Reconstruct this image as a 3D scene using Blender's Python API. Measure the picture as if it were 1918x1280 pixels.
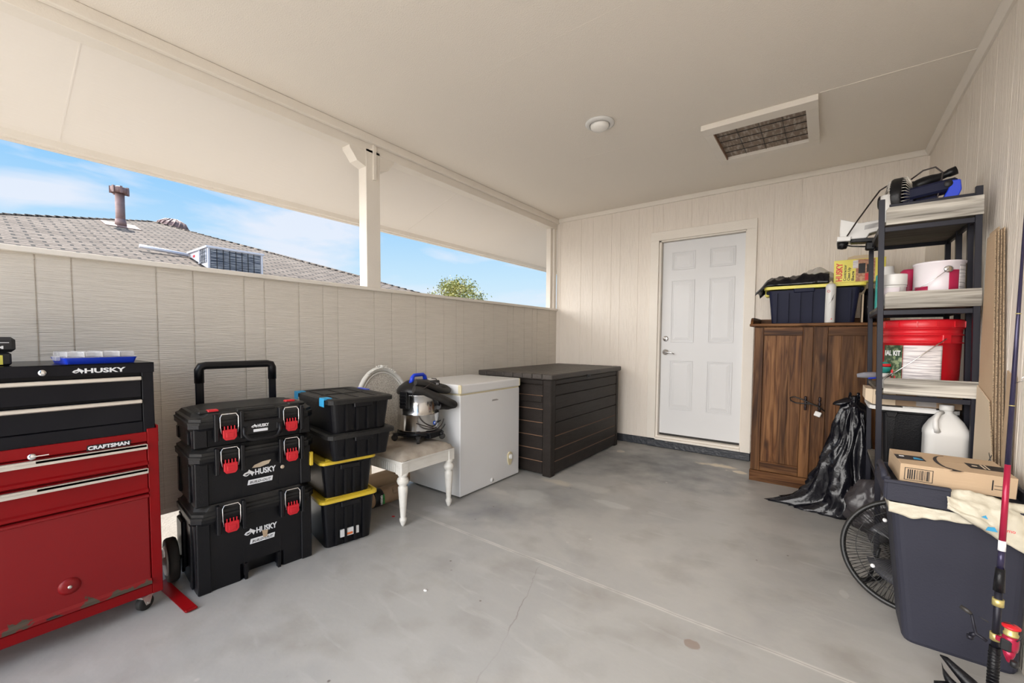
import bpy, bmesh, math, random
from mathutils import Vector, Matrix, noise
R = math.radians
random.seed(7)
scn = bpy.context.scene
for o in list(bpy.data.objects): bpy.data.objects.remove(o)
COL = scn.collection

# ------------------------------------------------------------------ camera
cam_d = bpy.data.cameras.new('camera'); cam = bpy.data.objects.new('camera', cam_d); COL.objects.link(cam)
f_px, yaw, pit, rol = 783.4, 0.6446, -0.0475, 0.0066
fw = Vector((-math.sin(yaw)*math.cos(pit), math.cos(yaw)*math.cos(pit), math.sin(pit)))
rt = Vector((math.cos(yaw), math.sin(yaw), 0)); up = rt.cross(fw)
r2 = rt*math.cos(rol)+up*math.sin(rol); u2 = -rt*math.sin(rol)+up*math.cos(rol)
m = Matrix((r2, u2, -fw)).transposed().to_4x4(); m.translation = (2.6312, -4.3897, 1.1185)
cam.matrix_world = m
cam_d.sensor_width = 36; cam_d.lens = f_px/1918*36; cam_d.shift_y = 31.8/1918; cam_d.clip_start = .02
scn.camera = cam

# ------------------------------------------------------------------ light
scn.view_settings.view_transform = 'Standard'; scn.view_settings.look = 'None'
scn.view_settings.gamma = 1; scn.view_settings.use_curve_mapping = False
scn.view_settings.exposure = 0.84
SKY, BACK_FILL = 0.55, 4.0
w = bpy.data.worlds.new('sky'); scn.world = w; w.use_nodes = True
nt = w.node_tree; nt.nodes.clear()
def N(nt, t, **k):
    n = nt.nodes.new(t)
    for a, b in k.items(): setattr(n, a, b)
    return n
def L(nt, a, b): nt.links.new(a, b)
def ramp(nt, stops, src=None):
    n = N(nt, 'ShaderNodeValToRGB'); e = n.color_ramp.elements
    while len(e) < len(stops): e.new(0.5)
    for i, (p, c) in enumerate(stops):
        e[i].position = p; e[i].color = (c[0], c[1], c[2], 1) if hasattr(c, '__len__') else (c, c, c, 1)
    if src is not None: L(nt, src, n.inputs[0])
    return n
tc = N(nt, 'ShaderNodeTexCoord'); sep = N(nt, 'ShaderNodeSeparateXYZ'); L(nt, tc.outputs['Generated'], sep.inputs[0])
gr = ramp(nt, [(0, (.55,.50,.42)), (.46, (.6,.56,.5)), (.51, (.82,.93,1)), (.57, (.58,.82,1)), (.66, (.26,.60,1)), (.78, (.14,.44,.92)), (1, (.10,.34,.8))])
mr = N(nt, 'ShaderNodeMapRange'); mr.inputs[1].default_value = -1; mr.inputs[2].default_value = 1
L(nt, sep.outputs['Z'], mr.inputs[0]); L(nt, mr.outputs[0], gr.inputs[0])
mp = N(nt, 'ShaderNodeMapping'); mp.inputs['Scale'].default_value = (1.6, 1.6, 6.5); mp.inputs['Rotation'].default_value = (.12, .05, 0); mp.inputs['Location'].default_value = (.35, .2, .4)
L(nt, tc.outputs['Generated'], mp.inputs[0])
nz = N(nt, 'ShaderNodeTexNoise'); nz.inputs['Scale'].default_value = 2.1; nz.inputs['Detail'].default_value = 6; nz.inputs['Distortion'].default_value = .5
L(nt, mp.outputs[0], nz.inputs[0])
cr = ramp(nt, [(.46, 0), (.64, .85)], nz.outputs[0])
mx = N(nt, 'ShaderNodeMix', data_type='RGBA'); L(nt, cr.outputs[0], mx.inputs[0]); L(nt, gr.outputs[0], mx.inputs[6]); mx.inputs[7].default_value = (.86, .90, 1, 1)
# added fill: sky brightened behind the camera (towards -y) to light floor and walls
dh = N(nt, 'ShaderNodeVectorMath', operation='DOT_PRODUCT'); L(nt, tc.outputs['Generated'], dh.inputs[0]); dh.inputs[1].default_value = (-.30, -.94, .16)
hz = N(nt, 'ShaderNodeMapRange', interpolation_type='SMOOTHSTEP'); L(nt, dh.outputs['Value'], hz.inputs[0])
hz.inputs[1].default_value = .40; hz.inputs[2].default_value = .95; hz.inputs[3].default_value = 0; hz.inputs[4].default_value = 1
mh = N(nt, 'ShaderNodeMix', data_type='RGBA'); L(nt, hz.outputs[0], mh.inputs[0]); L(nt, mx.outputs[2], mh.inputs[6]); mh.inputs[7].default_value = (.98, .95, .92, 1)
st = N(nt, 'ShaderNodeMath', operation='MULTIPLY_ADD'); L(nt, hz.outputs[0], st.inputs[0]); st.inputs[1].default_value = BACK_FILL; st.inputs[2].default_value = SKY
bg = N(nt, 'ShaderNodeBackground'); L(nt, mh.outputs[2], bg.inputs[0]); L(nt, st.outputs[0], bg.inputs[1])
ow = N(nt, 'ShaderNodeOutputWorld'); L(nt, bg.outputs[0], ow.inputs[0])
sun_d = bpy.data.lights.new('sun', 'SUN'); sun_d.energy = 5.2; sun_d.color = (1, .95, .87); sun_d.angle = R(.6)
sun = bpy.data.objects.new('sun', sun_d); COL.objects.link(sun)
sun.rotation_euler = (-Vector((-.50, .04, .80))).to_track_quat('-Z', 'Y').to_euler()

# ------------------------------------------------------------------ materials
MATS = {}
def mat(name, col, rough=.5, metal=0, bump=None, var=None, spec=.5, alpha=1, trans=0, coat=0):
    """var=(scale xyz, amount, colour2[, lo, hi]) mixes a second colour by noise; bump=(scale xyz, strength)"""
    if name in MATS: return MATS[name]
    m = bpy.data.materials.new(name); m.use_nodes = True; nt = m.node_tree; b = nt.nodes['Principled BSDF']
    b.inputs['Base Color'].default_value = (*col, 1); b.inputs['Roughness'].default_value = rough; b.inputs['Metallic'].default_value = metal
    b.inputs['Specular IOR Level'].default_value = spec; b.inputs['Alpha'].default_value = alpha
    b.inputs['Transmission Weight'].default_value = trans; b.inputs['Coat Weight'].default_value = coat
    tc = N(nt, 'ShaderNodeTexCoord')
    if var is None: var = ((9, 9, 9), .3, tuple(c*.85 for c in col))
    mp = N(nt, 'ShaderNodeMapping'); mp.inputs['Scale'].default_value = var[0]; L(nt, tc.outputs['Object'], mp.inputs[0])
    nz = N(nt, 'ShaderNodeTexNoise'); nz.inputs['Scale'].default_value = 1; nz.inputs['Detail'].default_value = 5; L(nt, mp.outputs[0], nz.inputs[0])
    lo, hi = (var[3], var[4]) if len(var) > 3 else (.4, .7)
    r = ramp(nt, [(lo, 0), (hi, var[1])], nz.outputs[0])
    mx = N(nt, 'ShaderNodeMix', data_type='RGBA'); L(nt, r.outputs[0], mx.inputs[0]); mx.inputs[6].default_value = (*col, 1); mx.inputs[7].default_value = (*var[2], 1)
    L(nt, mx.outputs[2], b.inputs['Base Color'])
    if bump:
        mp2 = N(nt, 'ShaderNodeMapping'); mp2.inputs['Scale'].default_value = bump[0]; L(nt, tc.outputs['Object'], mp2.inputs[0])
        n2 = N(nt, 'ShaderNodeTexNoise'); n2.inputs['Scale'].default_value = 1; n2.inputs['Detail'].default_value = 4; L(nt, mp2.outputs[0], n2.inputs[0])
        bp = N(nt, 'ShaderNodeBump'); bp.inputs['Strength'].default_value = bump[1]; bp.inputs['Distance'].default_value = .01; L(nt, n2.outputs[0], bp.inputs['Height'])
        L(nt, bp.outputs[0], b.inputs['Normal'])
    MATS[name] = m
    return m
cream = (.76, .68, .585)
M_wallL = mat('siding_left', (.72,.66,.58), .75, bump=((9, 9, 210), .6), var=((4, 4, 90), .35, (.56,.505,.43)))
M_wall = mat('siding_back', (.80,.73,.65), .7, bump=((110, 110, 5), .7), var=((20, 20, 1.5), .25, (.70,.63,.54)))
M_ceil = mat('ceiling_paint', (.82,.76,.68), .85, bump=((160, 160, 160), .25), var=((1.2, 1.2, 1.2), .2, (.79,.73,.645)))
M_soff = mat('soffit_paint', (.80,.755,.70), .8, bump=((60, 8, 60), .2), var=((3, 3, 3), .2, (.82,.76,.68)))
M_trim = mat('trim_paint', (.80,.745,.67), .6, bump=((90, 90, 90), .12), var=((5, 5, 5), .3, (.72,.66,.57)))
M_doorw = mat('door_paint', (.72,.72,.725), .5, spec=.3, var=((4, 4, 4), .15, (.67,.67,.67)))
M_curb = mat('curb_paint', (.030,.034,.042), .45, bump=((30, 30, 30), .9), var=((25, 25, 40), .35, (.22,.22,.22), .62, .72))
M_drive = mat('driveway_concrete', (.70,.64,.56), .9, bump=((20, 20, 20), .4), var=((2, 2, 2), .5, (.62,.57,.49)))
M_ground = mat('gravel', (.20,.18,.155), .95, bump=((60, 60, 60), .8), var=((14, 14, 14), .6, (.15,.13,.11)))
M_black = mat('black_plastic', (.0045,.0045,.006), .34, spec=.30, bump=((180, 180, 180), .12), var=((6, 6, 6), .35, (.018,.017,.016), .5, .8))
M_lidblk = mat('dusty_black_plastic', (.011,.0105,.010), .48, spec=.35, bump=((90, 90, 90), .15), var=((9, 9, 9), .55, (.05,.046,.041), .42, .75))
M_navy = mat('navy_plastic', (.008,.010,.032), .5, spec=.2, var=((5, 5, 5), .4, (.014,.017,.045)))
M_grey = mat('grey_plastic', (.030,.031,.045), .5, spec=.22, bump=((150, 150, 150), .1), var=((2, 2, 2), .5, (.019,.020,.029)))
M_red = mat('red_enamel', (.27,.003,.005), .34, spec=.18, coat=.0, var=((5, 5, 5), .4, (.19,.008,.010)))
M_redp = mat('red_plastic', (.60,.010,.020), .35)
M_blkmet = mat('black_enamel', (.005,.005,.008), .25, spec=.16, var=((3, 3, 3), .3, (.02,.02,.024)))
M_alu = mat('aluminium', (.72,.68,.62), .32, .8, var=((3, 3, 40), .3, (.6,.56,.5)))
M_chrome = mat('chrome', (.8,.8,.8), .12, 1)
def apply_each(name, boxes, m, parent, bev=.004):
    for b in boxes:
        q = MB(); q.box(*b, bev); obj(name, q, m, parent)
M_steel = mat('stainless', (.62,.61,.60), .16, 1)
M_yel = mat('yellow_plastic', (.72,.50,.035), .4, var=((8, 8, 8), .45, (.42,.30,.06), .45, .75))
M_yel2 = mat('pale_yellow_plastic', (.86,.76,.12), .4)
M_blue = mat('blue_plastic', (.01,.05,.62), .35)
M_tape = mat('blue_tape', (.03,.30,.55), .6)
M_white = mat('white_plastic', (.70,.69,.67), .35, var=((4, 4, 4), .2, (.74,.73,.70)))
M_appl = mat('white_appliance', (.74,.73,.72), .32, var=((3, 3, 3), .25, (.68,.66,.64)))
M_aged = mat('yellowed_plastic', (.66,.58,.38), .45, var=((10, 10, 10), .4, (.58,.48,.28)))
M_dark = mat('dark_brown_resin', (.015,.011,.009), .5, spec=.3, bump=((8, 60, 60), .25), var=((5, 5, 14), .5, (.034,.026,.022), .42, .8))
M_tan = mat('worn_tan_edge', (.22,.12,.07), .7)
M_card = mat('cardboard', (.50,.36,.23), .8, bump=((5, 5, 120), .15), var=((6, 6, 6), .3, (.42,.29,.18)))
M_cardl = mat('pale_cardboard', (.62,.50,.36), .8, var=((6, 6, 6), .25, (.54,.42,.29)))
M_cardd = mat('brown_cardboard', (.28,.19,.12), .8, var=((20, 20, 3), .4, (.21,.14,.09)))
M_edge = mat('corrugated_edge', (.42,.31,.20), .9, var=((300, 300, 300), .9, (.12,.09,.06), .45, .55))
M_chair = mat('chair_paint', (.72,.69,.63), .45, bump=((25, 25, 60), .3), var=((12, 12, 30), .45, (.56,.51,.43), .5, .75))
M_cane = mat('cane', (.66,.61,.53), .7, var=((160, 160, 160), .8, (.36,.31,.25), .45, .6), bump=((160,160,160), .8))
M_fab = mat('stained_fabric', (.47,.41,.34), .85, bump=((200, 200, 200), .3), var=((9, 9, 9), .8, (.25,.20,.15), .42, .7))
M_bag = mat('black_bag', (.006,.006,.009), .2, spec=.4, bump=((22, 22, 16), .6))
M_bag2 = mat('grey_bag', (.035,.031,.035), .33, bump=((14, 14, 14), .6))
M_liner = mat('cream_liner', (.56,.515,.41), .45, bump=((22, 22, 22), .7), var=((7, 7, 7), .3, (.46,.42,.33)))
M_rubber = mat('rubber', (.02,.018,.016), .7, var=((12, 12, 12), .4, (.05,.042,.035)))
M_hose = mat('hose_plastic', (.022,.020,.019), .45, var=((25, 25, 25), .4, (.06,.052,.045)))
M_wire = mat('black_wire', (.012,.012,.012), .4)
M_cordb = mat('brown_black_cord', (.03,.02,.018), .5)
M_frame = mat('dark_metal_frame', (.014,.014,.022), .4, .2, spec=.35)
M_bronze = mat('oil_bronze', (.02,.014,.018), .35, .5)
M_ink = mat('black_ink', (.01,.01,.012), .5)
M_inkw = mat('white_ink', (.85,.85,.86), .45)
M_inkr = mat('red_ink', (.72,.02,.03), .45)
M_inkg = mat('green_ink', (.03,.42,.08), .5)
M_inkb = mat('blue_ink', (.02,.12,.70), .45)
M_gold = mat('gold_ring', (.62,.52,.20), .3, .6)
M_label = mat('paper_label', (.80,.76,.76), .55, var=((10, 10, 260), .85, (.38,.35,.37), .50, .58))
M_shingle = None
M_can = mat('can_white_label', (.80,.76,.78), .3, var=((5, 5, 2), .35, (.66,.5,.62)))
M_maroon = mat('maroon_label', (.45,.02,.08), .4)
M_teal = mat('teal_label', (.02,.30,.27), .5)
M_picture = mat('dark_green_print', (.035,.07,.035), .5, var=((40, 40, 40), .8, (.30,.36,.20), .5, .6))
M_meat = mat('brown_print', (.40,.17,.10), .5, var=((60, 60, 60), .8, (.60,.38,.24), .45, .6))
M_filter = mat('dirty_filter', (.24,.185,.145), .95, var=((60, 12, 10), .8, (.50,.44,.38), .48, .68))
M_hoodred = mat('rod_red', (.38,.012,.05), .22, .3)
M_rod = mat('rod_blank', (.035,.030,.07), .2, .4)
M_roofmet = mat('rusty_pipe', (.24,.155,.145), .6, .1, var=((12, 12, 12), .5, (.15,.09,.08)))
M_brickwall = mat('stucco_wall', (.62,.55,.46), .9, bump=((50, 50, 50), .5))
M_trunk = mat('bark', (.20,.15,.11), .9)
M_leaf = mat('leaves', (.13,.16,.035), .7, var=((1.5, 1.5, 1.5), .8, (.30,.26,.06), .4, .65))
M_coil = mat('coil_grille', (.07,.09,.13), .5, .4, var=((3, 3, 60), .9, (.40,.42,.46), .45, .55))
M_acbody = mat('unit_sheet_metal', (.55,.56,.62), .4, .2)

def clear_mat(name, col, rough, a):
    m = mat(name, col, rough, alpha=a); return m
M_clear = clear_mat('clear_plastic', (.82,.80,.80), .08, .34)
M_clearbag = clear_mat('clear_film', (.78,.74,.70), .15, .45)
M_dome = mat('lamp_dome_glass', (.86,.84,.80), .3)

def wood_mat(name, c1, c2, c3, axis='z', rough=.45, knots=True):
    m = bpy.data.materials.new(name); m.use_nodes = True; nt = m.node_tree; b = nt.nodes['Principled BSDF']
    tc = N(nt, 'ShaderNodeTexCoord'); mp = N(nt, 'ShaderNodeMapping')
    s = {'z': (26, 26, 1.6), 'x': (1.6, 26, 26)}[axis]; mp.inputs['Scale'].default_value = s
    L(nt, tc.outputs['Object'], mp.inputs[0])
    n1 = N(nt, 'ShaderNodeTexNoise'); n1.inputs['Scale'].default_value = 1.4; n1.inputs['Detail'].default_value = 7; n1.inputs['Distortion'].default_value = 1.3; L(nt, mp.outputs[0], n1.inputs[0])
    r = ramp(nt, [(.30, c1), (.48, c2), (.68, c3)], n1.outputs[0])
    out = r.outputs[0]
    mp3 = N(nt, 'ShaderNodeMapping'); mp3.inputs['Scale'].default_value = (11, 3, .3) if axis == 'z' else (.3, 3, 11); L(nt, tc.outputs['Object'], mp3.inputs[0])
    n3 = N(nt, 'ShaderNodeTexNoise'); n3.inputs['Scale'].default_value = 1; n3.inputs['Detail'].default_value = 1; L(nt, mp3.outputs[0], n3.inputs[0])
    r3 = ramp(nt, [(.42, .62), (.60, 1.15)], n3.outputs[0])
    mz = N(nt, 'ShaderNodeMix', data_type='RGBA', blend_type='MULTIPLY'); mz.inputs[0].default_value = 1; L(nt, out, mz.inputs[6]); L(nt, r3.outputs[0], mz.inputs[7]); out = mz.outputs[2]
    if knots:
        mp2 = N(nt, 'ShaderNodeMapping'); mp2.inputs['Scale'].default_value = (5, 5, 2.6) if axis == 'z' else (2.6, 5, 5); L(nt, tc.outputs['Object'], mp2.inputs[0])
        v = N(nt, 'ShaderNodeTexVoronoi'); v.inputs['Scale'].default_value = 1.1; L(nt, mp2.outputs[0], v.inputs[0])
        rk = ramp(nt, [(.04, .85), (.15, 0)], v.outputs['Distance'])
        mx = N(nt, 'ShaderNodeMix', data_type='RGBA'); L(nt, rk.outputs[0], mx.inputs[0]); L(nt, out, mx.inputs[6]); mx.inputs[7].default_value = (c1[0]*.4, c1[1]*.35, c1[2]*.35, 1); out = mx.outputs[2]
    L(nt, out, b.inputs['Base Color']); b.inputs['Roughness'].default_value = rough; b.inputs['Specular IOR Level'].default_value = .15
    bp = N(nt, 'ShaderNodeBump'); bp.inputs['Strength'].default_value = .3; bp.inputs['Distance'].default_value = .003; L(nt, n1.outputs[0], bp.inputs['Height']); L(nt, bp.outputs[0], b.inputs['Normal'])
    return m
M_pine = wood_mat('rustic_pine', (.050,.018,.007), (.125,.052,.018), (.22,.105,.042))
M_pineh = wood_mat('rustic_pine_rail', (.050,.018,.007), (.125,.052,.018), (.22,.105,.042), 'x')
M_grey_wood = wood_mat('whitewashed_board', (.16,.145,.125), (.46,.43,.38), (.62,.59,.53), 'x', .6, False)
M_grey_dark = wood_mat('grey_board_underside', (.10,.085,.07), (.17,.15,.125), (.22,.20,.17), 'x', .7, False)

def floor_mat():
    m = bpy.data.materials.new('painted_concrete'); m.use_nodes = True; nt = m.node_tree; b = nt.nodes['Principled BSDF']
    tc = N(nt, 'ShaderNodeTexCoord'); P = tc.outputs['Object']
    def noise_(sc, det=5, dist=0, vec=None):
        n = N(nt, 'ShaderNodeTexNoise'); n.inputs['Scale'].default_value = sc; n.inputs['Detail'].default_value = det; n.inputs['Distortion'].default_value = dist
        L(nt, vec or P, n.inputs[0]); return n.outputs[0]
    def mixc(fac, a, col):
        mx = N(nt, 'ShaderNodeMix', data_type='RGBA'); L(nt, fac, mx.inputs[0]); L(nt, a, mx.inputs[6]); mx.inputs[7].default_value = (*col, 1); return mx.outputs[2]
    def mul(a, b_):
        n = N(nt, 'ShaderNodeMath', operation='MULTIPLY'); L(nt, a, n.inputs[0])
        if isinstance(b_, (int, float)): n.inputs[1].default_value = b_
        else: L(nt, b_, n.inputs[1])
        return n.outputs[0]
    base = ramp(nt, [(.35, (.37,.36,.34)), (.65, (.43,.415,.39))], noise_(1.1)).outputs[0]
    c = mixc(ramp(nt, [(.5, 0), (.72, .5)], noise_(4.5, 6)).outputs[0], base, (.24,.22,.19))
    # grey mottling by noise over the whole slab
    sx = N(nt, 'ShaderNodeSeparateXYZ'); L(nt, P, sx.inputs[0])
    c = mixc(mul(ramp(nt, [(.50, 0), (.62, .55)], noise_(2.2, 6, .6)).outputs[0], .5), c, (.27,.27,.27))
    # scuffs: stretched pale streaks
    mp = N(nt, 'ShaderNodeMapping'); mp.inputs['Rotation'].default_value = (0, 0, .9); mp.inputs['Scale'].default_value = (3, 14, 1); L(nt, P, mp.inputs[0])
    c = mixc(mul(ramp(nt, [(.58, 0), (.70, .8)], noise_(1, 8, .8, mp.outputs[0])).outputs[0], 1), c, (.42,.41,.39))
    # stains, worn paint; wide dark blobs paint in shade by deck box and back: (x, y, sx, sy, colour, strength)
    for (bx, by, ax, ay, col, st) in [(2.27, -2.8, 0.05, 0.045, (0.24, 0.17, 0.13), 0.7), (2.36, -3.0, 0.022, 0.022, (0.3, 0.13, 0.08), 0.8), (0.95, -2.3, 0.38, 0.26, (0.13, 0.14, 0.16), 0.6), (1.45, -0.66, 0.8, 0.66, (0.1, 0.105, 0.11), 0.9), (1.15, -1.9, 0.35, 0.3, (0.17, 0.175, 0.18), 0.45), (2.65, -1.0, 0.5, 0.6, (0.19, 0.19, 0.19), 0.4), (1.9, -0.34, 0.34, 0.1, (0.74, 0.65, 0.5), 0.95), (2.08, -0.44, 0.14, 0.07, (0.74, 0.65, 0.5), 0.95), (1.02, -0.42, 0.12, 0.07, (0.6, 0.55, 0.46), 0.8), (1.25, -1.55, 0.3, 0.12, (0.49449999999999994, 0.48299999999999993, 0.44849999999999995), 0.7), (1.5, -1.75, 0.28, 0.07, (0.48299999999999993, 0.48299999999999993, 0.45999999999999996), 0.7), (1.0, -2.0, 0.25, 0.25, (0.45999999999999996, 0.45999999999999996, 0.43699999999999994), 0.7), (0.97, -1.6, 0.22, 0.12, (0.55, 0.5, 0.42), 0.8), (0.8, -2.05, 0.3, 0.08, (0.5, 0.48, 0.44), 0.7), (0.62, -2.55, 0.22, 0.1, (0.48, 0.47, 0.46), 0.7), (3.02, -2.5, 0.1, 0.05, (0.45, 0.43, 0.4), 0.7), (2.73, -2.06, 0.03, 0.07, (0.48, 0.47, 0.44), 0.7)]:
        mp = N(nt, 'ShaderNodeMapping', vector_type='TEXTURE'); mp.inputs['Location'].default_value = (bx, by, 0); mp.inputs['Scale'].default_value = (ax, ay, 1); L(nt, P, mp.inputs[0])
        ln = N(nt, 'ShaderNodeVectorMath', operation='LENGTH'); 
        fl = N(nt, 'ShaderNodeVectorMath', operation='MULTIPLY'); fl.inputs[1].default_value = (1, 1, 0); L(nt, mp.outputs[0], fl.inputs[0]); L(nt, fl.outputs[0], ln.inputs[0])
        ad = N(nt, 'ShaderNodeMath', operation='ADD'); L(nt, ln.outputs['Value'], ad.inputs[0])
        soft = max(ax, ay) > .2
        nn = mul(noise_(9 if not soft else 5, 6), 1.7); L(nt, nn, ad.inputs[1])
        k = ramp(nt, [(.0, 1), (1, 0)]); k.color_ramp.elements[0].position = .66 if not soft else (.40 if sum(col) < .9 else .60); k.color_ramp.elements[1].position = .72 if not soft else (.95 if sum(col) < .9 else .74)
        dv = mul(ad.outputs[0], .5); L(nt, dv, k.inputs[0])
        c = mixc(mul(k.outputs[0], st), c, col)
    # flecks
    v = N(nt, 'ShaderNodeTexVoronoi'); v.inputs['Scale'].default_value = 9; L(nt, P, v.inputs[0])
    c = mixc(mul(ramp(nt, [(.035, .8), (.06, 0)], v.outputs['Distance']).outputs[0], ramp(nt, [(.5, 0), (.6, 1)], noise_(2.3)).outputs[0]), c, (.10,.08,.06))
    v2 = N(nt, 'ShaderNodeTexVoronoi'); v2.inputs['Scale'].default_value = 6; mp = N(nt, 'ShaderNodeMapping'); mp.inputs['Location'].default_value = (4, 3, 0); L(nt, P, mp.inputs[0]); L(nt, mp.outputs[0], v2.inputs[0])
    c = mixc(mul(ramp(nt, [(.04, .7), (.07, 0)], v2.outputs['Distance']).outputs[0], ramp(nt, [(.5, 0), (.58, 1)], noise_(1.7)).outputs[0]), c, (.55,.52,.48))
    # control joint running across the slab, and a hairline crack
    nj = noise_(3, 6)
    ay_ = N(nt, 'ShaderNodeMath', operation='ADD'); L(nt, sx.outputs['Y'], ay_.inputs[0]); ay_.inputs[1].default_value = 2.675
    jn = mul(nj, .02); s2 = N(nt, 'ShaderNodeMath', operation='SUBTRACT'); L(nt, ay_.outputs[0], s2.inputs[0]); L(nt, jn, s2.inputs[1])
    ab = N(nt, 'ShaderNodeMath', operation='ABSOLUTE'); L(nt, s2.outputs[0], ab.inputs[0])
    jr = ramp(nt, [(.005, 1), (.014, 0)], ab.outputs[0])
    c = mixc(mul(jr.outputs[0], ramp(nt, [(.40, .25), (.55, 1)], noise_(6)).outputs[0]), c, (.58,.56,.52))
    jr2 = ramp(nt, [(.0, .55), (.003, 0)], ab.outputs[0]); c = mixc(jr2.outputs[0], c, (.12,.11,.10))
    # crack x = 1.55 + (-y-2.74)*.35 + wobble
    cy = N(nt, 'ShaderNodeMath', operation='MULTIPLY_ADD'); L(nt, sx.outputs['Y'], cy.inputs[0]); cy.inputs[1].default_value = .34; cy.inputs[2].default_value = -1.55+2.74*.34
    cx = N(nt, 'ShaderNodeMath', operation='ADD'); L(nt, sx.outputs['X'], cx.inputs[0]); L(nt, cy.outputs[0], cx.inputs[1])
    cw = N(nt, 'ShaderNodeMath', operation='MULTIPLY_ADD'); L(nt, noise_(2.5, 8), cw.inputs[0]); cw.inputs[1].default_value = .22; cw.inputs[2].default_value = -.11
    cs = N(nt, 'ShaderNodeMath', operation='ADD'); L(nt, cx.outputs[0], cs.inputs[0]); L(nt, cw.outputs[0], cs.inputs[1])
    ca = N(nt, 'ShaderNodeMath', operation='ABSOLUTE'); L(nt, cs.outputs[0], ca.inputs[0])
    gate = N(nt, 'ShaderNodeMath', operation='LESS_THAN'); L(nt, sx.outputs['Y'], gate.inputs[0]); gate.inputs[1].default_value = -2.7
    c = mixc(mul(mul(ramp(nt, [(.0, .6), (.0035, 0)], ca.outputs[0]).outputs[0], gate.outputs[0]), ramp(nt, [(.4, .2), (.6, 1)], noise_(5)).outputs[0]), c, (.13,.10,.08))
    L(nt, c, b.inputs['Base Color'])
    rr = ramp(nt, [(.35, .34), (.7, .55)], noise_(3, 6)); L(nt, rr.outputs[0], b.inputs['Roughness'])
    bp = N(nt, 'ShaderNodeBump'); bp.inputs['Strength'].default_value = .22; bp.inputs['Distance'].default_value = .008; L(nt, noise_(14, 8), bp.inputs['Height']); L(nt, bp.outputs[0], b.inputs['Normal'])
    return m
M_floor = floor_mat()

def shingle_mat():
    m = bpy.data.materials.new('asphalt_shingles'); m.use_nodes = True; nt = m.node_tree; b = nt.nodes['Principled BSDF']
    tc = N(nt, 'ShaderNodeTexCoord'); mp = N(nt, 'ShaderNodeMapping'); mp.inputs['Rotation'].default_value = (0, 0, R(90)); L(nt, tc.outputs['Object'], mp.inputs[0])
    br = N(nt, 'ShaderNodeTexBrick'); L(nt, mp.outputs[0], br.inputs[0]); br.inputs['Scale'].default_value = 1; br.inputs['Brick Width'].default_value = .30; br.inputs['Row Height'].default_value = .135
    br.inputs['Mortar Size'].default_value = .024; br.inputs['Color1'].default_value = (.215,.172,.138,1); br.inputs['Color2'].default_value = (.125,.095,.074,1); br.inputs['Mortar'].default_value = (.022,.017,.014,1)
    n = N(nt, 'ShaderNodeTexNoise'); n.inputs['Scale'].default_value = 30; L(nt, tc.outputs['Object'], n.inputs[0])
    r = ramp(nt, [(.3, .7), (.7, 1.25)], n.outputs[0])
    mx = N(nt, 'ShaderNodeMix', data_type='RGBA', blend_type='MULTIPLY'); mx.inputs[0].default_value = 1; L(nt, br.outputs[0], mx.inputs[6]); L(nt, r.outputs[0], mx.inputs[7])
    L(nt, mx.outputs[2], b.inputs['Base Color']); b.inputs['Roughness'].default_value = .95
    return m
M_shingle = shingle_mat()

def chipped_red():
    """red enamel rusted and chipped along the lower edge of the door"""
    m = bpy.data.materials.new('chipped_red_enamel'); m.use_nodes = True; nt = m.node_tree; b = nt.nodes['Principled BSDF']
    tc = N(nt, 'ShaderNodeTexCoord'); sx = N(nt, 'ShaderNodeSeparateXYZ'); L(nt, tc.outputs['Object'], sx.inputs[0])
    n = N(nt, 'ShaderNodeTexNoise'); n.inputs['Scale'].default_value = 16; n.inputs['Detail'].default_value = 7; L(nt, tc.outputs['Object'], n.inputs[0])
    ma = N(nt, 'ShaderNodeMath', operation='MULTIPLY_ADD'); L(nt, sx.outputs['Z'], ma.inputs[0]); ma.inputs[1].default_value = -3.4; L(nt, n.outputs[0], ma.inputs[2])
    r = ramp(nt, [(.085, 0), (.10, 1)], ma.outputs[0])
    mx = N(nt, 'ShaderNodeMix', data_type='RGBA'); L(nt, r.outputs[0], mx.inputs[0]); mx.inputs[6].default_value = (.245,.008,.010,1); mx.inputs[7].default_value = (.085,.065,.045,1)
    L(nt, mx.outputs[2], b.inputs['Base Color']); b.inputs['Roughness'].default_value = .36; b.inputs['Specular IOR Level'].default_value = .3
    return m
M_redchip = chipped_red()

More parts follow.
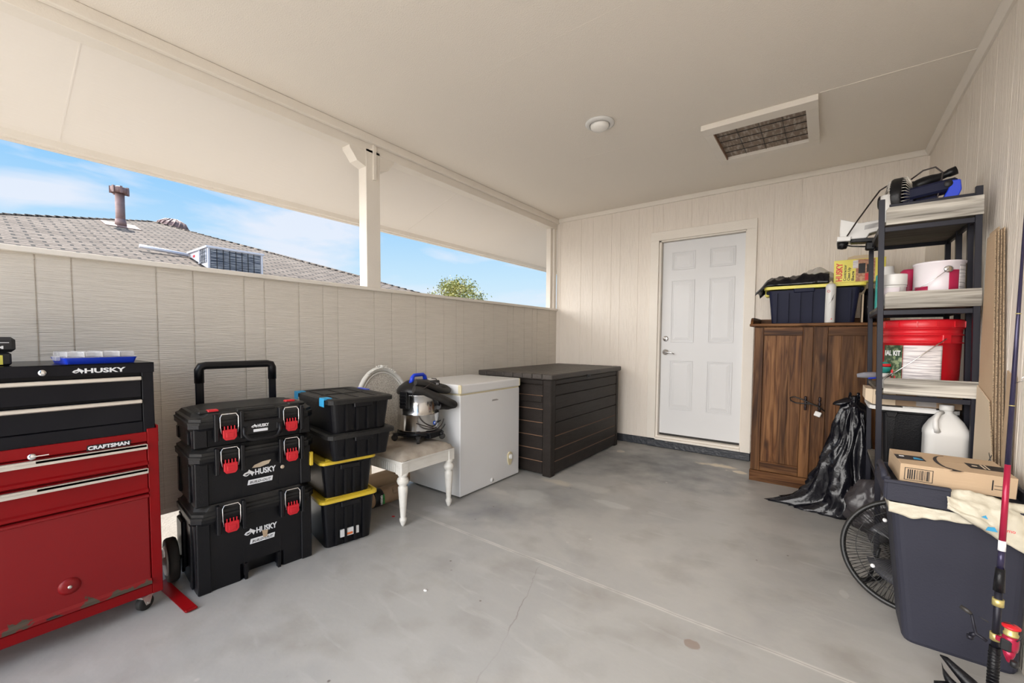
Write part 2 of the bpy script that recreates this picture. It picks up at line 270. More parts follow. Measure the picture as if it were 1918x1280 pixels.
# ------------------------------------------------------------------ mesh helpers
def T(x=0, y=0, z=0, rx=0, ry=0, rz=0):
    return Matrix.Translation((x, y, z)) @ Matrix.Rotation(rz, 4, 'Z') @ Matrix.Rotation(ry, 4, 'Y') @ Matrix.Rotation(rx, 4, 'X')
class MB:
    def __init__(s): s.bm = bmesh.new()
    def _add(s, verts, M=None):
        if M is not None: bmesh.ops.transform(s.bm, matrix=M, verts=verts)
    def box(s, x0, x1, y0, y1, z0, z1, bev=0, M=None, seg=1):
        b = bmesh.new(); bmesh.ops.create_cube(b, size=1)
        for v in b.verts: v.co = Vector(((x0+x1)/2+v.co.x*(x1-x0), (y0+y1)/2+v.co.y*(y1-y0), (z0+z1)/2+v.co.z*(z1-z0)))
        if bev: bmesh.ops.bevel(b, geom=b.edges[:], offset=min(bev, .45*min(abs(x1-x0), abs(y1-y0), abs(z1-z0))), segments=seg, affect='EDGES', profile=.5)
        s.merge(b, M); return s
    def merge(s, b, M=None):
        if M is not None: bmesh.ops.transform(b, matrix=M, verts=b.verts[:])
        mp = {v: s.bm.verts.new(v.co) for v in b.verts}
        for f in b.faces:
            try:
                nf = s.bm.faces.new([mp[v] for v in f.verts]); nf.smooth = f.smooth
            except ValueError: pass
        b.free()
    def cyl(s, p0, p1, r0, r1=None, seg=20, M=None, cap=True, smooth=True):
        r1 = r0 if r1 is None else r1
        p0 = Vector(p0); p1 = Vector(p1); d = (p1-p0); q = d.to_track_quat('Z', 'Y')
        b = bmesh.new(); A = []; B = []
        for i in range(seg):
            a = 2*math.pi*i/seg; c = Vector((math.cos(a), math.sin(a), 0))
            A.append(b.verts.new(p0+q@(c*r0))); B.append(b.verts.new(p1+q@(c*r1)))
        for i in range(seg):
            j = (i+1) % seg; f = b.faces.new((A[i], A[j], B[j], B[i])); f.smooth = smooth
        if cap: b.faces.new(A[::-1]); b.faces.new(B)
        s.merge(b, M); return s
    def lathe(s, prof, c=(0, 0, 0), seg=32, M=None, sx=1, sy=1):
        b = bmesh.new(); rings = []
        for r, z in prof:
            rings.append([b.verts.new((c[0]+math.cos(2*math.pi*i/seg)*max(r, 1e-4)*sx, c[1]+math.sin(2*math.pi*i/seg)*max(r, 1e-4)*sy, c[2]+z)) for i in range(seg)])
        for a, d in zip(rings, rings[1:]):
            for i in range(seg):
                j = (i+1) % seg; f = b.faces.new((a[i], a[j], d[j], d[i])); f.smooth = True
        b.faces.new(rings[0][::-1]); b.faces.new(rings[-1])
        s.merge(b, M); return s
    def tube(s, pts, r, seg=10, M=None, closed=False):
        pts = [Vector(p) for p in pts]; n = len(pts); b = bmesh.new(); rings = []
        rr = r if hasattr(r, '__len__') else [r]*n
        prev = None
        for i, p in enumerate(pts):
            a = pts[(i-1) % n] if (closed or i > 0) else p; c = pts[(i+1) % n] if (closed or i < n-1) else p
            d = (c-a).normalized()
            if prev is None: nn = d.orthogonal().normalized()
            else:
                nn = prev-d*prev.dot(d); nn = nn.normalized() if nn.length > 1e-6 else d.orthogonal().normalized()
            prev = nn; bb = d.cross(nn)
            rings.append([b.verts.new(p+(nn*math.cos(2*math.pi*k/seg)+bb*math.sin(2*math.pi*k/seg))*rr[i]) for k in range(seg)])
        m_ = n if closed else n-1
        for i in range(m_):
            A = rings[i]; B = rings[(i+1) % n]
            for k in range(seg):
                j = (k+1) % seg; f = b.faces.new((A[k], A[j], B[j], B[k])); f.smooth = True
        if not closed: b.faces.new(rings[0][::-1]); b.faces.new(rings[-1])
        s.merge(b, M); return s
    def prism(s, poly, a0, a1, axis='y', M=None, bev=0):
        """extrude a 2-D polygon along an axis; axis 'y': poly is (x,z); 'x': (y,z); 'z': (x,y)"""
        f_ = {'y': lambda u, v, t: (u, t, v), 'x': lambda u, v, t: (t, u, v), 'z': lambda u, v, t: (u, v, t)}[axis]
        b = bmesh.new(); A = [b.verts.new(f_(u, v, a0)) for u, v in poly]; B = [b.verts.new(f_(u, v, a1)) for u, v in poly]
        n = len(poly); b.faces.new(A); b.faces.new(B[::-1])
        for i in range(n): b.faces.new((A[i], B[i], B[(i+1) % n], A[(i+1) % n]))
        bmesh.ops.recalc_face_normals(b, faces=b.faces[:])
        if bev: bmesh.ops.bevel(b, geom=b.edges[:], offset=bev, segments=1, affect='EDGES')
        s.merge(b, M); return s
    def loft(s, rings, smooth=False, cap=True, M=None):
        b = bmesh.new(); V = [[b.verts.new(p) for p in r] for r in rings]; n = len(V[0])
        for A, B in zip(V, V[1:]):
            for i in range(n):
                j = (i+1) % n; f = b.faces.new((A[i], A[j], B[j], B[i])); f.smooth = smooth
        if cap: b.faces.new(V[0][::-1]); b.faces.new(V[-1])
        bmesh.ops.recalc_face_normals(b, faces=b.faces[:])
        s.merge(b, M); return s
    def grid(s, fn, nu, nv, smooth=True, M=None):
        b = bmesh.new(); V = [[b.verts.new(fn(i/nu, j/nv)) for j in range(nv+1)] for i in range(nu+1)]
        for i in range(nu):
            for j in range(nv):
                f = b.faces.new((V[i][j], V[i+1][j], V[i+1][j+1], V[i][j+1])); f.smooth = smooth
        s.merge(b, M); return s
def oct_ring(x0, x1, y0, y1, z, c):
    return [(x0+c, y0, z), (x1-c, y0, z), (x1, y0+c, z), (x1, y1-c, z), (x1-c, y1, z), (x0+c, y1, z), (x0, y1-c, z), (x0, y0+c, z)]
def rr_ring(x0, x1, y0, y1, z, c, n=4):
    o = []
    for (cx, cy, a0) in ((x1-c, y0+c, -90), (x1-c, y1-c, 0), (x0+c, y1-c, 90), (x0+c, y0+c, 180)):
        for k in range(n+1):
            a = R(a0+90*k/n); o.append((cx+c*math.cos(a), cy+c*math.sin(a), z))
    return o

def obj(name, mb, m, parent=None, kind=None, label=None, solid=0, sub=0):
    me = bpy.data.meshes.new(name); mb.bm.to_mesh(me); mb.bm.free(); me.materials.append(m)
    o = bpy.data.objects.new(name, me); COL.objects.link(o)
    if parent is not None: o.parent = parent
    if kind: o['kind'] = kind
    if label: o['label'] = label
    if solid:
        md = o.modifiers.new('thickness', 'SOLIDIFY'); md.thickness = solid
    if sub:
        md = o.modifiers.new('smooth', 'SUBSURF'); md.levels = sub; md.render_levels = sub
    return o
def struct(name, mb, m, label=None, parent=None): return obj(name, mb, m, parent, 'structure' if parent is None else None, label)
def thing(name, label, cat, loc=(0, 0, 0), rz=0, group=None):
    o = bpy.data.objects.new(name, None); COL.objects.link(o); o.location = loc; o.rotation_euler = (0, 0, rz)
    o.empty_display_size = .05; o['label'] = label; o['category'] = cat
    if group: o['group'] = group
    return o
def tag(o, label, cat, group=None):
    o['label'] = label; o['category'] = cat
    if group: o['group'] = group
    return o
def dup(root, loc, rz, label=None):
    r = root.copy(); COL.objects.link(r); r.location = loc; r.rotation_euler = (0, 0, rz)
    if label: r['label'] = label
    for ch in list(root.children):
        c = ch.copy(); COL.objects.link(c); c.parent = r
        for g in ch.children:
            d = g.copy(); COL.objects.link(d); d.parent = c
    return r
DG = None
def text(name, body, size, m, parent, loc, rot=(90, 0, 0), width=None, bold=.0, depth=.0006, shear=0, align='LEFT', label=None):
    cu = bpy.data.curves.new(name, 'FONT'); cu.body = body; cu.size = size; cu.extrude = depth; cu.offset = bold*size; cu.shear = shear; cu.align_x = align; cu.resolution_u = 3
    o = bpy.data.objects.new(name, cu); COL.objects.link(o)
    dg = bpy.context.evaluated_depsgraph_get(); me = bpy.data.meshes.new_from_object(o.evaluated_get(dg)); bpy.data.objects.remove(o)
    if width:
        xs = [v.co.x for v in me.vertices]; s = width/(max(xs)-min(xs)); x0 = min(xs) if align == 'LEFT' else 0
        for v in me.vertices: v.co.x = (v.co.x-x0)*s
    me.materials.clear(); me.materials.append(m)
    o = bpy.data.objects.new(name, me); COL.objects.link(o); o.parent = parent; o.location = loc; o.rotation_euler = tuple(R(a) for a in rot)
    if label: o['label'] = label
    return o
HD = [(0,.35),(.22,.60),(.60,.72),(.74,1.0),(.92,.80),(1.22,.62),(1.42,.46),(1.24,.32),(1.12,.0),(1.0,.22),(.86,.42),(.68,.24),(.45,.12),(.2,.18)]
HS = [(.20,.36),(.50,.46),(.80,.46),(.62,.34),(.40,.25)]
def husky_logo(parent, x, y, z, h, wtext, drop=0):
    """dog head mark and word, on a front face whose plane is y (local)"""
    mb = MB(); mb.prism([(x+px*h, z+pz*h) for px, pz in HD], y-.0012, y, 'y'); obj('logo_mark', mb, M_inkw, parent)
    mb = MB(); mb.prism([(x+px*h, z+pz*h) for px, pz in HS], y-.0018, y-.0011, 'y'); obj('logo_mark', mb, M_ink, parent)
    text('lettering', 'HUSKY', h*1.05, M_inkw, parent, (x+1.45*h, y-.0008, z+.12*h), width=wtext, bold=.035)

# ------------------------------------------------------------------ building shell
H, W = 2.544, 3.197
YB = -4.75          # open end of the carport, behind the camera
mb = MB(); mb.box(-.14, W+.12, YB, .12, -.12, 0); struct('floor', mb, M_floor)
mb = MB(); mb.box(-.2, 7, -16, YB, -.12, -.02); obj('driveway', mb, M_drive, kind='structure')
mb = MB(); mb.box(-60, 60, -60, 60, -.2, -.05); obj('ground', mb, M_ground, kind='structure')

# ceiling (with a seam) and the opening of the air vent
mb = MB(); mb.box(-.09, W+.1, YB, .1, H, H+.12)
mb.box(2.55, W, -1.356, -1.350, H-.0025, H); mb.box(.9, 1.9, -1.356, -1.353, H-.0006, H); mb.box(.9, 2.3, -2.63, -2.627, H-.0006, H)
struct('ceiling', mb, M_ceil)

def siding(span, grooves, z0, z1, plane, inward, axis, m, name, gw=.006, gd=.0035, th=.016, holes=None, zparts=None):
    """vertical boards with narrow recessed grooves; axis = 'y' runs along y at x=plane, 'x' runs along x at y=plane"""
    mb = MB()
    edges = [span[0]]
    for g in grooves: edges += [g-gw/2, g+gw/2]
    edges.append(span[1])
    segs = [(edges[i], edges[i+1]) for i in range(0, len(edges), 2)]
    def put(a, b_, zA, zB, t0, t1):
        if axis == 'y': mb.box(min(t0, t1), max(t0, t1), a, b_, zA, zB)
        else: mb.box(a, b_, min(t0, t1), max(t0, t1), zA, zB)
    def pieces(a, b_):
        if not holes: return [(a, b_, z0, z1)]
        h0, h1, hz = holes; out = []
        if a < h0: out.append((a, min(b_, h0), z0, z1))
        if b_ > h1: out.append((max(a, h1), b_, z0, z1))
        m0, m1 = max(a, h0), min(b_, h1)
        if m1 > m0: out.append((m0, m1, hz, z1))
        return out
    for a, b_ in segs:
        for p in pieces(a, b_): put(*p, plane, plane-inward*th)
    for p in pieces(*span): put(*p, plane-inward*gd, plane-inward*(th+.02))
    return struct(name, mb, m)
GL = sorted([-4.75,-4.55,-4.181,-4.076,-3.789,-3.640,-3.404,-3.297,-3.098,-2.944,-2.84,-2.557,-2.405,-2.172,-2.071,-1.869,-1.717,-1.62,-1.341,-1.196,-.969,-.872,-.673,-.518,-.42,-.162,-5.2,-5.5])
siding((YB, 0), GL, .25, 1.456, 0, 1, 'y', M_wallL, 'wall_left')
GB = [.051,.325,.475,.699,.801,1.003,1.156,1.256,1.532,1.682,1.912,2.013,2.222,2.423,2.628,2.83,3.03]
siding((0, W+.1), GB, .075, H, 0, -1, 'x', M_wall, 'wall_back', holes=(1.222, 2.022, 2.135))
GR = [-.2,-.5,-.8,-1.1,-1.32,-1.55,-1.78,-1.93,-2.08,-2.4,-2.7,-3.0,-3.3,-3.6,-4.2,-4.8,-5.4]
siding((YB, .06), sorted(GR), 0, H, W, -1, 'y', M_wall, 'wall_right')
# outer leaf of the left half wall, cap, studs below it
mb = MB(); mb.box(-.12, -.09, YB, 0, .25, 1.456); struct('wall_outer_left', mb, M_wall)
mb = MB(); mb.box(-.14, .022, YB, .0, 1.456, 1.480, .003); struct('trim_1', mb, M_trim, 'painted cap board on the left half wall')
mb = MB(); mb.box(-.12, .0, YB, 0, .225, .25)
for y in (-5.4, -4.0, -2.95, -2.62, -1.9, -.8, -.05): mb.box(-.10, -.03, y, y+.05, -.05, .25)
struct('trim_2', mb, M_trim, 'sill plate and short studs below the left half wall')
# header beam in two layers
mb = MB(); mb.box(-.09, .0, YB, 0, 2.43, H, .002); mb.box(0, .03, YB, 0, 2.487, H, .006, seg=2); struct('trim_3', mb, M_trim, 'header beam along the left opening')
# post with shaped brackets
mb = MB(); mb.box(-.09, 0, -2.613, -2.497, 1.48, 2.45, .003)
br = [(0, 2.435), (-.125, 2.435), (-.122, 2.412), (-.098, 2.385), (-.068, 2.345), (0, 2.322)]
mb.prism([(-2.613+a, b_) for a, b_ in br], -.09, -.002, 'x'); mb.prism([(-2.497-a, b_) for a, b_ in br], -.09, -.002, 'x')
mb.box(0, .012, -2.558, -2.535, 2.245, 2.487)
struct('trim_4', mb, M_trim, 'painted post with shaped brackets standing on the half wall')
mb = MB(); mb.box(-.09, -.005, -.055, -.004, 1.48, 2.43, .002); mb.box(-.09, -.03, -.098, -.056, 1.48, 2.43, .002); struct('trim_5', mb, M_trim, 'end post in the back corner')
# sloping eave soffit and fascia
def zs(x): return 2.505+.333*x
mb = MB(); mb.prism([(-.09, zs(-.09)), (-.875, zs(-.875)), (-.875, zs(-.875)+.03), (-.09, zs(-.09)+.03)], YB, 3.2, 'y')
mb.box(-.13, -.09, YB, 3.2, zs(-.09)-.0, 2.70)
for y in (-1.56, -4.0): mb.prism([(-.09, zs(-.09)-.002), (-.86, zs(-.86)-.002), (-.86, zs(-.86)), (-.09, zs(-.09))], y-.003, y+.003, 'y')
mb.prism([(-.95, 2.27), (-.09, 2.60), (W+.5, 2.95), (W+.5, 3.0), (-.09, 2.65), (-.95, 2.31)], YB, 3.2, 'y')
struct('trim_6', mb, M_soff, 'sloping painted eave soffit outside the left opening')
mb = MB(); mb.box(-.915, -.875, YB, 3.2, 2.175, 2.30, .002); mb.box(-.935, -.905, YB, 3.2, 2.165, 2.19, .001); struct('trim_7', mb, M_trim, 'fascia board at the eave edge')
# crown trims
mb = MB(); mb.box(0, W, -.016, 0, 2.499, H, .002); struct('trim_8', mb, M_trim, 'flat trim along the top of the back wall')
mb = MB(); mb.prism([(W, H), (W-.03, H), (W-.03, H-.012), (W-.012, H-.05), (W, H-.05)], YB, 0, 'y'); struct('trim_9', mb, M_trim, 'crown moulding along the right wall')
# painted kerb below the back wall
mb = MB(); mb.box(0, W, -.012, .1, 0, .080, .004); mb.box(1.14, 2.10, -.03, .05, 0, .074, .006); struct('baseboard_back', mb, M_curb)

# ------------------------------------------------------------------ back door
door = thing('door_1', 'white six-panel entry door with brushed lever in the back wall', 'door', (0, 0, 0)); door['kind'] = 'structure'
mb = MB(); mb.box(1.137, 1.222, -.02, .0, .084, 2.13, .002); mb.box(2.014, 2.0976, -.02, .0, .02, 2.13, .002); mb.box(1.137, 2.0976, -.021, 0, 2.13, 2.22, .002)
mb.box(1.222, 1.242, 0, .10, .09, 2.135); mb.box(2.006, 2.022, 0, .10, .09, 2.135); mb.box(1.222, 2.022, 0, .10, 2.118, 2.135)
obj('door_frame', mb, M_trim, door)
mb = MB(); mb.box(1.222, 2.014, -.028, .09, .075, .098, .003); mb.box(1.24, 2.01, -.01, .06, .098, .118, .003); obj('threshold', mb, M_trim, door)
mb = MB()
X0, X1, Z0, Z1, Y = 1.246, 2.002, .14, 2.115, .05
mb.box(X0, X1, Y, Y+.04, Z0, Z1)
cols = [(1.337, 1.563), (1.694, 1.920)]; rows = [(1.825, 2.010), (1.090, 1.722), (.400, .908)]
for ca, cb in cols:
    for ra, rb in rows:
        for k, (i0, i1, d) in enumerate([(0, .010, .006), (.016, .024, .003)]):
            a, b_, c, d_ = ca+i0, cb-i0, ra+i0, rb-i0; t = i1-i0
            mb.box(a, b_, Y-d, Y, c, c+t, .002); mb.box(a, b_, Y-d, Y, d_-t, d_, .002); mb.box(a, a+t, Y-d, Y, c+t, d_-t, .002); mb.box(b_-t, b_, Y-d, Y, c+t, d_-t, .002)
        mb.loft([[(ca+.024, Y, ra+.024), (cb-.024, Y, ra+.024), (cb-.024, Y, rb-.024), (ca+.024, Y, rb-.024)], [(ca+.05, Y-.006, ra+.05), (cb-.05, Y-.006, ra+.05), (cb-.05, Y-.006, rb-.05), (ca+.05, Y-.006, rb-.05)]])
leaf = obj('door_leaf', mb, M_doorw, door)
mb = MB(); mb.box(X0+.002, X1-.002, Y+.005, Y+.03, .118, .1395); obj('door_sweep', mb, M_rubber, door)
mb = MB(); mb.lathe([(.030, 0), (.030, .008), (.024, .016), (.010, .017)], seg=24, M=T(1.292, Y, 1.128, rx=R(90))); mb.lathe([(.013, .017), (.013, .022), (.001, .022)], seg=16, M=T(1.292, Y, 1.128, rx=R(90))); obj('deadbolt', mb, M_chrome, door)
mb = MB(); mb.lathe([(.032, 0), (.032, .008), (.020, .016), (.012, .018), (.011, .045), (.004, .047)], seg=24, M=T(1.295, Y, .988, rx=R(90)))
mb.tube([(1.295, Y-.045, .988), (1.32, Y-.05, .988), (1.36, Y-.05, .985), (1.395, Y-.046, .972)], [.011, .009, .007, .005]); obj('door_handle', mb, M_chrome, door)

# ------------------------------------------------------------------ ceiling fittings
lt = thing('ceiling_light', 'round white flush dome light on the carport ceiling', 'ceiling light', (1.385, -1.785, H))
mb = MB(); mb.lathe([(.094, 0), (.096, -.008), (.084, -.016), (.066, -.018), (.064, -.012), (.06, 0)], seg=48); obj('rim', mb, M_white, lt)
mb = MB(); mb.lathe([(.063, -.012), (.058, -.030), (.044, -.042), (.022, -.050), (.001, -.052)], seg=48); obj('dome', mb, M_dome, lt)
vt = thing('return_air_vent', 'framed rectangular ceiling vent with a dusty brown filter', 'vent', (1.91, -1.35, H))
mb = MB(); w_, d_, t_ = .635, .69, .035
ix0, ix1, iy0, iy1 = .057, .572, .10, .60
mb.box(0, w_, 0, iy0, -t_, 0, .002); mb.box(0, w_, iy1, d_, -t_, 0, .002); mb.box(0, ix0, iy0, iy1, -t_, 0, .002); mb.box(ix1, w_, iy0, iy1, -t_, 0, .002)
obj('frame', mb, M_trim, vt)
mb = MB(); mb.box(ix0, ix1, iy0, iy1, -.012, -.004); obj('filter', mb, M_filter, vt)
mb = MB()
for k in range(1, 5): mb.box(ix0, ix1, iy0+k*.1-.001, iy0+k*.1+.001, -.018, -.014)
for k in range(1, 4): mb.box(ix0+k*.13-.0008, ix0+k*.13+.0008, iy0, iy1, -.017, -.013)
obj('grille_wires', mb, M_ink, vt)
mb = MB(); mb.box(ix0, ix0+.006, iy0, iy1, -.034, -.006); obj('reveal_strip', mb, M_tan, vt, label='bare orange-brown wood reveal')


# ------------------------------------------------------------------ outside: neighbour's house, roof items, tree
def zr(x): return 2.35-(x+6.5)/3
ho = thing('house', 'neighbouring house with tan shingled hip roof beyond the half wall', 'house', (-12, -2, -.05))
HO = Vector((-12, -2, -.05))
def hp(x, y, z): return tuple(Vector((x, y, z))-HO)
mb = MB()
apex = (-12.15, -1.05, zr(-12.15)); hipR = (-6.3, 3.75, zr(-6.3)); lowL = (-6.3, -9.5, zr(-6.3)); topL = (-7.1, -6.0, zr(-7.1))
front = [hp(*apex), hp(-10.4, -2.67, zr(-10.4)), hp(-9.26, -3.83, zr(-9.26)), hp(-6.3, -6.8, zr(-6.3)), hp(-6.3, 3.75, zr(-6.3)), hp(-8.17, 2.65, zr(-8.17)), hp(-10.12, 1.0, zr(-10.12))]
bm_ = mb.bm; vs = [bm_.verts.new(p) for p in front]; bm_.faces.new(vs[::-1])
vs2 = [bm_.verts.new((p[0], p[1], p[2]-.12)) for p in front]; bm_.faces.new(vs2)
for i in range(len(vs)):
    j = (i+1) % len(vs); bm_.faces.new((vs[i], vs[j], vs2[j], vs2[i]))
a_ = bm_.verts.new(hp(*apex)); b_ = bm_.verts.new(hp(-6.3, 3.75, zr(-6.3))); c_ = bm_.verts.new(hp(-17.5, 3.75, 2.3)); bm_.faces.new((a_, b_, c_))
a_ = bm_.verts.new(hp(*apex)); b_ = bm_.verts.new(hp(-6.3, -6.8, zr(-6.3))); c_ = bm_.verts.new(hp(-17.5, -6.8, 2.3)); bm_.faces.new((a_, c_, b_))
a_ = bm_.verts.new(hp(*apex)); b_ = bm_.verts.new(hp(-17.5, -6.8, 2.3)); c_ = bm_.verts.new(hp(-17.5, 3.75, 2.3)); bm_.faces.new((a_, c_, b_))
bmesh.ops.recalc_face_normals(bm_, faces=bm_.faces[:])
rf = obj('roof', mb, M_shingle, ho)
mb = MB(); mb.box(-17-HO.x, -6.9-HO.x, -6.3-HO.y, 3.2-HO.y, 0, 2.25); obj('wall', mb, M_brickwall, ho)
# ridge cap shingles
mb = MB()
def ridge(p, q, n=40):
    p = Vector(hp(*p)); q = Vector(hp(*q)); d = (q-p)
    for i in range(n):
        a = p+d*(i/n); c = p+d*((i+1.1)/n); mb.tube([a+Vector((0, 0, -.012)), c+Vector((0, 0, .004))], .030, 6)
ridge(apex, (-6.3, 3.75, zr(-6.3))); ridge(apex, (-6.3, -6.8, zr(-6.3)))
obj('ridge_cap', mb, M_shingle, ho)
vp = thing('roof_vent_pipe', 'rusty pink metal flue pipe with a cap on the neighbour roof', 'vent pipe', (-10.4, -2.02, zr(-10.4)-.02))
mb = MB(); mb.cyl((0, 0, -.05), (0, 0, .74), .085, seg=20); mb.cyl((0, 0, .0), (0, 0, .16), .11, .095, seg=20); obj('pipe', mb, M_roofmet, vp)
mb = MB(); mb.cyl((0, 0, .74), (0, 0, .86), .15, .16, seg=14); mb.cyl((0, 0, .86), (0, 0, .90), .11, .06, seg=14)
for k in range(7): mb.box(.13, .175, -.02, .02, .73, .88, M=Matrix.Rotation(k*.9, 4, 'Z'))
obj('cap', mb, M_roofmet, vp)
mb = MB(); mb.box(-.3, .3, -.3, .3, -.006, .006, M=T(0, 0, .03, ry=math.atan(1/3))); obj('flashing', mb, M_roofmet, vp)
tv = thing('turbine_vent', 'brown ribbed dome vent just behind the roof peak', 'vent', (-12.2, -.62, zr(-12.2)-.40))
mb = MB(); mb.lathe([(.25, 0), (.27, .12), (.33, .2), (.36, .32), (.30, .44), (.16, .52), (.001, .54)], seg=28); obj('dome', mb, M_roofmet, tv)
mb = MB()
for k in range(16):
    a = k*math.pi/8; mb.tube([(math.cos(a+t*.8)*r, math.sin(a+t*.8)*r, z) for t, (r, z) in zip((0, .25, .5, .75, 1), ((.335, .2), (.368, .32), (.31, .44), (.17, .525), (.03, .55)))], .02, 5)
obj('fin', mb, M_roofmet, tv)
# rooftop air-conditioning unit
ac = thing('air_conditioner', 'boxy pale blue-grey air conditioner with black louvred coils on the neighbour roof', 'air conditioner', (-6.5, -1.56, 2.27))
mb = MB(); mb.prism([(0, .10), (0, .50), (-1.0, .50), (-1.0, .43)], 0, .93, 'y', bev=.004); obj('cabinet', mb, M_acbody, ac)
for y in (-.004, .905):
    mb = MB(); mb.box(-.002, .028, y, y+.03, .06, .5, .002); obj('corner_post', mb, M_acbody, ac)
mb = MB(); mb.box(-.42, -.38, -.016, 0, .22, .5); obj('side_post', mb, M_acbody, ac)
mb = MB(); mb.box(-1.02, .04, -.03, .96, .475, .515, .004); obj('top_panel', mb, M_acbody, ac)
mb = MB(); mb.box(0, .012, .05, .89, .09, .465); f_ = obj('coil_panel', mb, M_coil, ac)
mb = MB()
for k in range(1, 8): mb.box(.012, .022, .04+k*.105-.005, .04+k*.105+.005, .08, .47)
for k in range(12): mb.box(.012, .018, .04, .90, .10+k*.031, .105+k*.031)
obj('guard_bars', mb, M_ink, f_)
mb = MB(); mb.box(-.36, -.03, -.012, 0, .22, .465); f_ = obj('coil_panel', mb, M_coil, ac)
mb = MB()
for k in range(1, 4): mb.box(-.36+k*.083-.005, -.351+k*.083, -.020, -.012, .22, .47)
obj('guard_bars', mb, M_ink, f_)
mb = MB(); mb.box(-.74, -.66, -.008, 0, .38, .42); obj('sticker', mb, M_inkr, ac)
mb = MB(); mb.tube([(-.95, -.02, .44), (-.97, -.35, .47), (-.98, -.75, .50)], .035, 8); obj('conduit', mb, M_acbody, ac)
# tree
tr = thing('tree', 'round olive-green tree far beyond the fence line', 'tree', (-13.4, 11.9, -.05))
mb = MB(); mb.tube([(0, 0, 0), (.1, 0, 1.2), (.0, .1, 2.2), (-.1, .1, 3.2)], [.16, .13, .10, .05], 8)
for k in range(14):
    a = k*.9+.3; z0 = 1.6+.09*k; mb.tube([(.05, 0, z0), (math.cos(a)*.6, math.sin(a)*.6, z0+.55), (math.cos(a)*1.25, math.sin(a)*1.25, z0+1.0)], [.055, .035, .012], 5)
obj('trunk', mb, M_trunk, tr)
mb = MB(); rnd = random.Random(3); b = mb.bm
clusters = []
for k in range(75):
    a = rnd.uniform(0, 6.28); e = rnd.uniform(-.5, 1.45); rr = rnd.uniform(.6, 1.0)
    clusters.append((Vector((math.cos(a)*math.cos(e)*1.75*rr, math.sin(a)*math.cos(e)*1.75*rr, 2.75+math.sin(e)*1.45*rr)), rnd.uniform(.22, .42)))
for c, rad in clusters:
    for i in range(85):
        d = Vector((rnd.gauss(0, 1), rnd.gauss(0, 1), rnd.gauss(0, .8))); p = c+d*rad*.55
        u = Vector((rnd.gauss(0, 1), rnd.gauss(0, 1), rnd.gauss(0, 1))).normalized(); v = u.orthogonal().normalized(); s = rnd.uniform(.025, .055)
        q = [b.verts.new(p-u*s*1.5), b.verts.new(p+v*s*.6), b.verts.new(p+u*s*1.5), b.verts.new(p-v*s*.6)]; b.faces.new(q)
obj('foliage', mb, M_leaf, tr)
# ------------------------------------------------------------------ red tool cabinet (faces +x; local x = right, y = depth)
A90 = R(90)
rc = thing('rolling_tool_cabinet', 'red steel rolling tool cabinet with chipped lower door, under the black chest', 'tool cabinet', (.465, -4.571, 0), A90)
Wc, Dc = .665, .44
mb = MB(); mb.box(.0015, Wc-.0015, .018, Dc, .0675, .715, .002)
mb.box(0, .034, 0, .0205, .067, .747, .002); mb.box(Wc-.034, Wc, 0, .0205, .067, .747, .002); mb.box(.034, Wc-.034, .0005, .02, .697, .735, .002); mb.box(.034, Wc-.034, .0005, .02, .068, .108, .002)
mb.box(Wc-.004, Wc+.001, .001, Dc, .69, .758); mb.box(-.001, .004, .001, Dc, .69, .758); mb.box(0, Wc, Dc-.004, Dc+.001, .69, .758)
obj('body', mb, M_red, rc)
for k, (za, zb) in enumerate([(.600, .692), (.488, .594)]):
    mb = MB(); mb.box(.036, Wc-.036, .003, .016, za, zb, .002); mb.prism([(.003, za), (-.004, za+.004), (-.004, za+.014), (.003, za+.02)], .036, Wc-.036, 'x'); dr = obj('drawer', mb, M_red, rc)
    mb = MB(); mb.box(.036, Wc-.036, -.014, .004, zb-.017, zb-.003, .003); mb.box(.036, Wc-.036, -.014, -.010, zb-.024, zb-.004, .001); obj('pull_strip', mb, M_alu, dr)
mb = MB(); mb.box(.036, Wc-.036, .0, .016, .110, .483, .004); mb.prism([(0, .468), (-.006, .472), (-.006, .480), (0, .483)], .036, Wc-.036, 'x'); mb.prism([(0, .110), (-.008, .114), (-.008, .126), (0, .135)], .036, Wc-.036, 'x')
mb.lathe([(.030, .0), (.030, .002), (.018, .007), (.001, .009)], seg=24, M=T(.40, 0, .21, rx=R(90)))
dd = obj('door', mb, M_redchip, rc)
mb = MB(); mb.lathe([(.006, .009), (.006, .011), (.001, .0115)], seg=14, M=T(.40, 0, .21, rx=R(90))); obj('rivet', mb, M_alu, dd)
mb = MB(); mb.box(.34, .372, -.010, -.007, .118, .122); obj('latch_slot', mb, M_ink, dd)
mb = MB(); mb.prism([(.457, .693), (.578, .693), (.581, .713), (.460, .713)], -.003, 0, 'y'); obj('badge', mb, M_ink, rc)
text('lettering', 'CRAFTSMAN', .0185, M_inkw, rc, (.461, -.0035, .6965), width=.115, bold=.04)
mb = MB(); mb.lathe([(.011, 0), (.011, .008), (.006, .010), (.001, .010)], seg=20, M=T(.325, 0, .703, rx=R(90))); mb.box(-.0, .036, -.012, -.010, -.0015, .0015, M=T(.328, 0, .704)); obj('lock', mb, M_chrome, rc)
